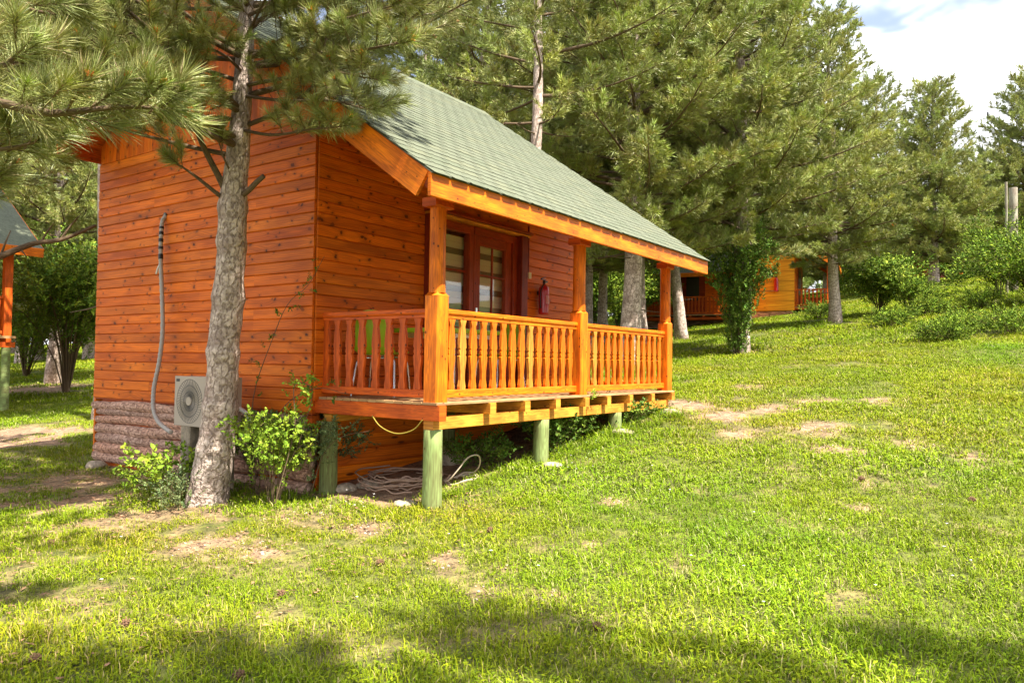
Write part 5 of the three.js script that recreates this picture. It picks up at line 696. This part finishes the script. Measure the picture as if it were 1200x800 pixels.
// ---------------------------------------------------------------- at the gable: air conditioner, conduit, pipes
{
  const w = 0.80, h = 0.53, d = 0.28, gx = -0.34, z0 = -1.54, y0 = 0.90, g = thing('air_conditioner', 'off-white outdoor air conditioner with a round grey fan grille', 'air conditioner', [gx - d / 2, y0, z0 + w / 2]);   // front faces -X
  const outer = new THREE.Shape(); outer.moveTo(-w / 2, 0); outer.lineTo(w / 2, 0); outer.lineTo(w / 2, h); outer.lineTo(-w / 2, h); outer.closePath(); const hole = new THREE.Path(); hole.absarc(-0.12, h / 2, 0.235, 0, 6.283, true); outer.holes.push(hole);
  const fp = new THREE.ExtrudeGeometry(outer, { depth: 0.02, bevelEnabled: true, bevelSize: 0.004, bevelThickness: 0.004, bevelSegments: 2, curveSegments: 40 }); fp.rotateY(-Math.PI / 2); fp.translate(-d / 2 + 0.02, 0, 0); mesh('front_panel', fp, M.acWhite, g);
  mesh('casing', merged([slab(0, h, -d / 2 + 0.03, d / 2, -w / 2, -w / 2 + 0.02), slab(0, h, -d / 2 + 0.03, d / 2, w / 2 - 0.02, w / 2), slab(h - 0.02, h, -d / 2 + 0.03, d / 2, -w / 2 + 0.021, w / 2 - 0.021), slab(0, 0.02, -d / 2 + 0.03, d / 2, -w / 2 + 0.021, w / 2 - 0.021), slab(0.021, h - 0.021, d / 2 - 0.03, d / 2 - 0.002, -w / 2 + 0.021, w / 2 - 0.021)]), M.acWhite, g);
  const fan = part('fan', g); for (let k = 0; k < 5; k++) { const b = new THREE.PlaneGeometry(0.15, 0.13, 3, 3); b.translate(0.115, 0, 0); b.rotateX(0.5); b.rotateZ(k * 1.2566); b.rotateY(-Math.PI / 2); mesh('blade', b, M.grey, fan, [-d / 2 + 0.1, h / 2, -0.12]); } mesh('hub', new THREE.CylinderGeometry(0.05, 0.05, 0.06, 16).rotateZ(Math.PI / 2), M.greyDark, fan, [-d / 2 + 0.09, h / 2, -0.12]); mesh('fan_well', new THREE.CylinderGeometry(0.236, 0.236, 0.01, 40).rotateZ(Math.PI / 2), M.greyDark, fan, [-d / 2 + 0.15, h / 2, -0.12]);
  const grille = part('grille', g); const bars = []; for (let k = 0; k < 44; k++) { const a = k / 44 * 6.283, a2 = a + 0.5; bars.push(wire([new V3(0, Math.sin(a) * 0.045, Math.cos(a) * 0.045), new V3(-0.006, Math.sin(a + 0.28) * 0.14, Math.cos(a + 0.28) * 0.14), new V3(0, Math.sin(a2) * 0.238, Math.cos(a2) * 0.238)], 0.0024, 6, 4)); } for (const r of [0.236, 0.17, 0.105]) bars.push(new THREE.TorusGeometry(r, 0.0032, 5, 44).rotateY(Math.PI / 2)); mesh('bars', merged(bars), M.grey, grille, [-d / 2 - 0.004, h / 2, -0.12]).userData.kind = 'stuff'; mesh('hub_cap', new THREE.CylinderGeometry(0.046, 0.05, 0.014, 24).rotateZ(Math.PI / 2), M.acWhite, grille, [-d / 2 - 0.008, h / 2, -0.12]);
  mesh('badge', slab(0, 0.03, -0.004, 0, -0.03, 0.03), M.greyDark, g, [-d / 2 - 0.0045, h - 0.055, -0.34]); mesh('side_rib', slab(0.06, h - 0.06, -0.003, 0.002, 0.2, 0.36), M.acWhite, g, [-d / 2 - 0.006, 0, 0]);
  for (const z of [z0 + 0.2, z0 + 0.62]) { const gy = ground(gx - 0.15, z) - 0.05, b = mesh('concrete_block', beamY(y0 - gy - 0.004, 0.28, 0.17, 0.012), M.concrete, scene, [gx + 0.0, gy, z - 0.08]); tag(b, z < -1.2 ? 'concrete pillar under the fan side of the air conditioner' : 'concrete pillar under the air conditioner behind the pine trunk', 'block'); }
  // ribbed grey conduit
  const cp = [[195, 252, -0.005], [190.5, 258, -0.06], [188.5, 275, -0.1], [188, 305, -0.12], [189.5, 345, -0.14], [190, 390, -0.17], [186, 425, -0.2], [180, 455, -0.24], [179.5, 478, -0.27], [184, 492, -0.3], [194, 502, -0.33], [200, 506, -0.36]].map(([x, y, X]) => onX(x, y, X)), cb = cp[11].clone(), cg = thing('conduit', 'ribbed grey hose hanging down the gable wall with black tape', 'hose', cb), cpl = curve(cp.map((p) => p.clone().sub(cb)), 420);
  mesh('hose', tube(cpl, cpl.map((_, i) => 0.0255 + 0.0022 * Math.sin(i * 0.9)), 14), M.hose = mat({ color: lin(0.40, 0.37, 0.33), roughness: 0.7 }), cg); for (const [a, b] of [[58, 64], [70, 77], [83, 89], [95, 100], [106, 114]]) { const s = cpl.slice(a, b); mesh('tape', tube(s, s.map(() => 0.0295), 14), M.black, cg); } const rag = cpl[122]; mesh('tape_end', wire([rag.clone().add(new V3(-0.02, 0.02, 0)), rag.clone().add(new V3(-0.03, -0.03, -0.02)), rag.clone().add(new V3(-0.03, -0.09, -0.05))], 0.012, 6), M.white, cg); mesh('wall_clip', cyl(0.03, 0.03, 0.03, 12).rotateZ(Math.PI / 2), M.grey, cg, cpl[0]);
  const pp = thing('pipe', 'pale insulated pipe looping from the air conditioner to the wall', 'pipe', onX(282, 515, -0.4)), pb = pp.position; mesh('tube', wire([onX(276, 478, -0.42), onX(284, 481, -0.36), onX(292, 490, -0.3), onX(290, 505, -0.28), onX(281, 515, -0.3)].map((p) => p.sub(pb)), 0.024, 30, 10), M.white, pp);
}

// ---------------------------------------------------------------- on the ground
{
  const R = rng(60), rope = (label, c, n, rx, rz, r, m, tilt) => { const b = gv(c[0], c[1]), g = thing('rope', label, 'rope', b); for (let k = 0; k < n; k++) { const pts = [], a0 = R() * 6.28, span = tilt ? 6 : 1.2 + 3.6 * R(), sx = rx * (0.6 + 0.5 * R()), sz = rz * (0.6 + 0.5 * R()), ox = (R() - 0.5) * rx * 0.5, oz = (R() - 0.5) * rz * 0.5; for (let i = 0; i < 12; i++) { const a = a0 + i / 11 * span, x = Math.cos(a) * sx + ox, z = Math.sin(a) * sz + oz; pts.push(new V3(x, Math.max(ground(c[0] + x, c[1] + z) - b.y, -0.1) + r + 0.006 * k + (R()) * 0.04 + tilt * (k === n - 1) * Math.max(0, Math.sin(a)) * 0.3, z)); } mesh('coil', wire(pts, r, 44, 7), m, g); } };
  M.rope = mat({ color: lin(0.40, 0.26, 0.18), roughness: 0.95 }); M.ropePale = mat({ color: lin(0.55, 0.44, 0.32), roughness: 0.9 });
  rope('heap of weathered brown rope coiled under the deck', [0.75, 0.62], 16, 0.42, 0.5, 0.008, M.rope, 0); rope('loose pale hose looping over the grass behind the front stilt', [0.98, 1.22], 3, 0.22, 0.17, 0.008, M.ropePale, 0.8);
  const rock = (label, x, z, r, fy, m = M.stone, dy = 0) => { const g = new THREE.IcosahedronGeometry(r, 3), p = g.attributes.position, s = R() * 50; for (let i = 0; i < p.count; i++) { const v = new V3(p.getX(i), p.getY(i), p.getZ(i)), q = v.clone().normalize(), k = 1 + 0.5 * (fbm(q.x * 1.6 + s, q.z * 1.6 + q.y * 1.3, 3) - 0.5); p.setXYZ(i, v.x * k, v.y * k * fy, v.z * k); } g.computeVertexNormals(); const u = g.attributes.uv; for (let i = 0; i < u.count; i++) u.setXY(i, p.getX(i) * 2, p.getZ(i) * 2 + p.getY(i)); tag(mesh('stone', g, m, scene, [x, ground(x, z) + r * fy * 0.25 + dy, z]), label, 'stone'); };
  const w = (px, py) => hit(px, py); let q = w(474, 592); rock('flat pale stone at the foot of the front corner stilt', q.x, q.z, 0.11, 0.3); q = w(730, 508); rock('broken pale footing at the foot of the third stilt', q.x, q.z, 0.17, 0.28); q = w(785, 484); rock('pale stone under the end of the porch beam', q.x, q.z, 0.16, 0.3); q = w(648, 546); rock('pale rubble at the foot of the second stilt', q.x, q.z, 0.12, 0.3); rock('brown boulder in the shade under the deck', 1.75, 0.45, 0.2, 0.6); rock('grey rock in the shade under the deck', 2.5, 0.4, 0.17, 0.6); q = w(116, 548); rock('stone at the outer foot of the slab logs', q.x - 0.05, q.z, 0.13, 0.6); rock('stone beside the inner porch stilt', 0.25, 0.25, 0.12, 0.5); rock('flat stone under the rope heap', 0.5, 0.35, 0.13, 0.4);
  { const pg = new THREE.IcosahedronGeometry(0.012, 1), p = pg.attributes.position; for (let i = 0; i < p.count; i++) p.setY(i, p.getY(i) * 0.6); const l = []; for (let i = 0; i < 9000 && l.length < 900; i++) { const b = bare[Math.floor(R() * bare.length)], a = R() * 6.28, r = b[2] * 1.1 * Math.sqrt(R()), x = b[0] + Math.cos(a) * r, z = b[1] + Math.sin(a) * r; if (soil(x, z) < 0.45) continue; const v = 0.7 + 0.6 * R(); l.push({ m: new THREE.Matrix4().compose(new V3(x, ground(x, z) + 0.004, z), new THREE.Quaternion().setFromAxisAngle(YUP, R() * 6), new V3(1, 1, 1).multiplyScalar(0.3 + 1.2 * R() * R())), c: [0.46 * v, 0.36 * v, 0.27 * v] }); } tag(stuffMesh('pebbles', pg, mat({ color: 0xffffff, roughness: 1 }), l), 'small pale pebbles on the bare earth patches', 'pebbles'); }
  // pine cones and fallen twigs on the lawn
  M.cone = mat({ color: lin(0.16, 0.085, 0.045), roughness: 1 }); const cg = (() => { const l = []; for (let i = 0; i < 34; i++) { const t = i / 34, a = i * 2.4, r = 0.026 * Math.sin(Math.PI * (0.12 + 0.82 * t)) + 0.004, s = new THREE.ConeGeometry(0.008, 0.012, 5); s.rotateX(1.2); s.translate(0, 0, r); s.rotateY(a); s.translate(0, t * 0.06 - 0.03, 0); l.push(s); } l.push(new THREE.SphereGeometry(0.016, 8, 6).scale(1, 1.7, 1)); const g = merged(l); g.rotateZ(1.45); return g; })();
  for (const [px, py] of [[147, 735], [40, 780], [280, 797], [700, 739], [575, 625], [1140, 590], [445, 663], [1010, 565], [60, 640], [330, 700]]) { const p = hit(px, py); tag(mesh('pine_cone', cg, M.cone, scene, [p.x, ground(p.x, p.z) + 0.022, p.z], [0, R() * 6, 0]), 'brown pine cone lying on the lawn', 'pine cone', 'pine cones on the lawn'); }
  M.petal = mat({ color: lin(0.8, 0.78, 0.74), roughness: 0.8 }); const fl = (() => { const l = []; for (let k = 0; k < 5; k++) { const p = new THREE.CircleGeometry(0.006, 5); p.translate(0.008, 0, 0); p.rotateX(-1.4); p.rotateY(k * 1.257); l.push(p); } return merged(l); })(); const fls = []; for (let i = 0; i < 60; i++) { const t = R(); let p = t < 0.35 ? hit(640 + R() * 60, 520 + R() * 40) : t < 0.6 ? hit(380 + R() * 70, 570 + R() * 40) : hit(100 + R() * 1050, 480 + R() * 240); fls.push({ m: new THREE.Matrix4().compose(new V3(p.x, ground(p.x, p.z) + 0.05 + R() * 0.04, p.z), new THREE.Quaternion().setFromAxisAngle(YUP, R() * 6), new V3(1, 1, 1).multiplyScalar(0.5 + 0.6 * R())), c: [1, 1, 1] }); } tag(stuffMesh('daisies', fl, M.petal, fls), 'tiny white flowers scattered in the lawn', 'flowers');
  const litter = []; const lg = new THREE.BufferGeometry(); lg.setAttribute('position', new THREE.Float32BufferAttribute([-0.04, 0, 0, 0.04, 0, 0.0012, 0.04, 0.004, -0.0012, -0.014, 0, 0, 0.014, 0.006, 0.014, 0.02, 0.003, -0.008], 3)); lg.computeVertexNormals(); for (let i = 0; i < 5200; i++) { const x = -4.2 + R() * 5, z = -6 + R() * 8.6; if (x > -0.05 && z < 1.2) continue; if (R() > 0.25 + soil(x, z)) continue; const v = 0.6 + 0.7 * R(); litter.push({ m: new THREE.Matrix4().compose(new V3(x, ground(x, z) + 0.012 + R() * 0.012, z), new THREE.Quaternion().setFromAxisAngle(YUP, R() * 6), new V3(1, 1, 1).multiplyScalar(0.6 + R() * 0.9)), c: [0.36 * v, 0.20 * v, 0.11 * v] }); } tag(stuffMesh('needle_litter', lg, mat({ color: 0xffffff, side: THREE.DoubleSide, roughness: 1 }), litter), 'brown fallen needles and bark flakes under the near pine', 'litter');
  // cable slung below the rim board
  const cb = onX(465, 500, 0.02), cg2 = mesh('cable', wire([onX(436, 487, 0.03), onX(445, 499, 0.02), onX(465, 508, 0.01), onX(485, 503, 0.02), onX(495, 492, 0.03)].map((p) => p.sub(cb)), 0.006, 20), mat({ color: lin(0.35, 0.26, 0.03) }), scene, cb); tag(cg2, 'thin yellow cable slung below the rim board', 'cable');
}
{ // weathered posts on the bank and the power mast behind
  for (const [px, d, h, r, tilt, lab] of [[1181, 30, 2.6, 0.05, 0.06, 'pale leaning stake on the bank above the bush'], [1189, 30.5, 2.4, 0.16, 0.0, 'broad weathered post on the bank beside the stake']]) { const p = T(px, d), y = 4.6 - p.y; const o = mesh('wooden_post', stilt(r, 1.6 + h, 3), M.greyWood, scene, [p.x, p.y, p.z], [0, 0, tilt]); o.scale.y = 1.05; tag(o, lab, 'post'); }
  const p = T(1168, 66), g = thing('power_mast', 'dark lattice power mast with a crossarm above the pines', 'mast', p), topY = at(1168, 158, 66).y - p.y, st = mat({ color: lin(0.06, 0.055, 0.06), roughness: 0.7, metalness: 0.3 }); const l = [], b = (a, c, r) => l.push(tube([a, c], [r, r], 5));
  for (const dx of [-0.22, 0.22]) b(new V3(dx, 0, 0), new V3(dx * 0.6, topY, 0), 0.05); for (let y = 0; y < topY - 0.6; y += 0.7) { b(new V3(-0.22, y, 0), new V3(0.2, y + 0.7, 0), 0.03); } mesh('tower', merged(l), st, g); const m = [], A = at(1158, 138, 66).sub(p), B = at(1186, 165, 66).sub(p), off = new V3(0, -0.4, 0.0), seg = 7; for (const o of [new V3(), off]) m.push(tube([A.clone().add(o), B.clone().add(o)], [0.06, 0.06], 5)); for (let i = 0; i <= seg; i++) { const t = A.clone().lerp(B, i / seg); m.push(tube([t, t.clone().add(off)], [0.04, 0.04], 4)); } mesh('crossarm', merged(m), st, g); mesh('insulator', moved(cyl(0.1, 0.07, 0.5, 10), A.x, A.y, A.z), st, g);
}
renderer.render(scene, camera);
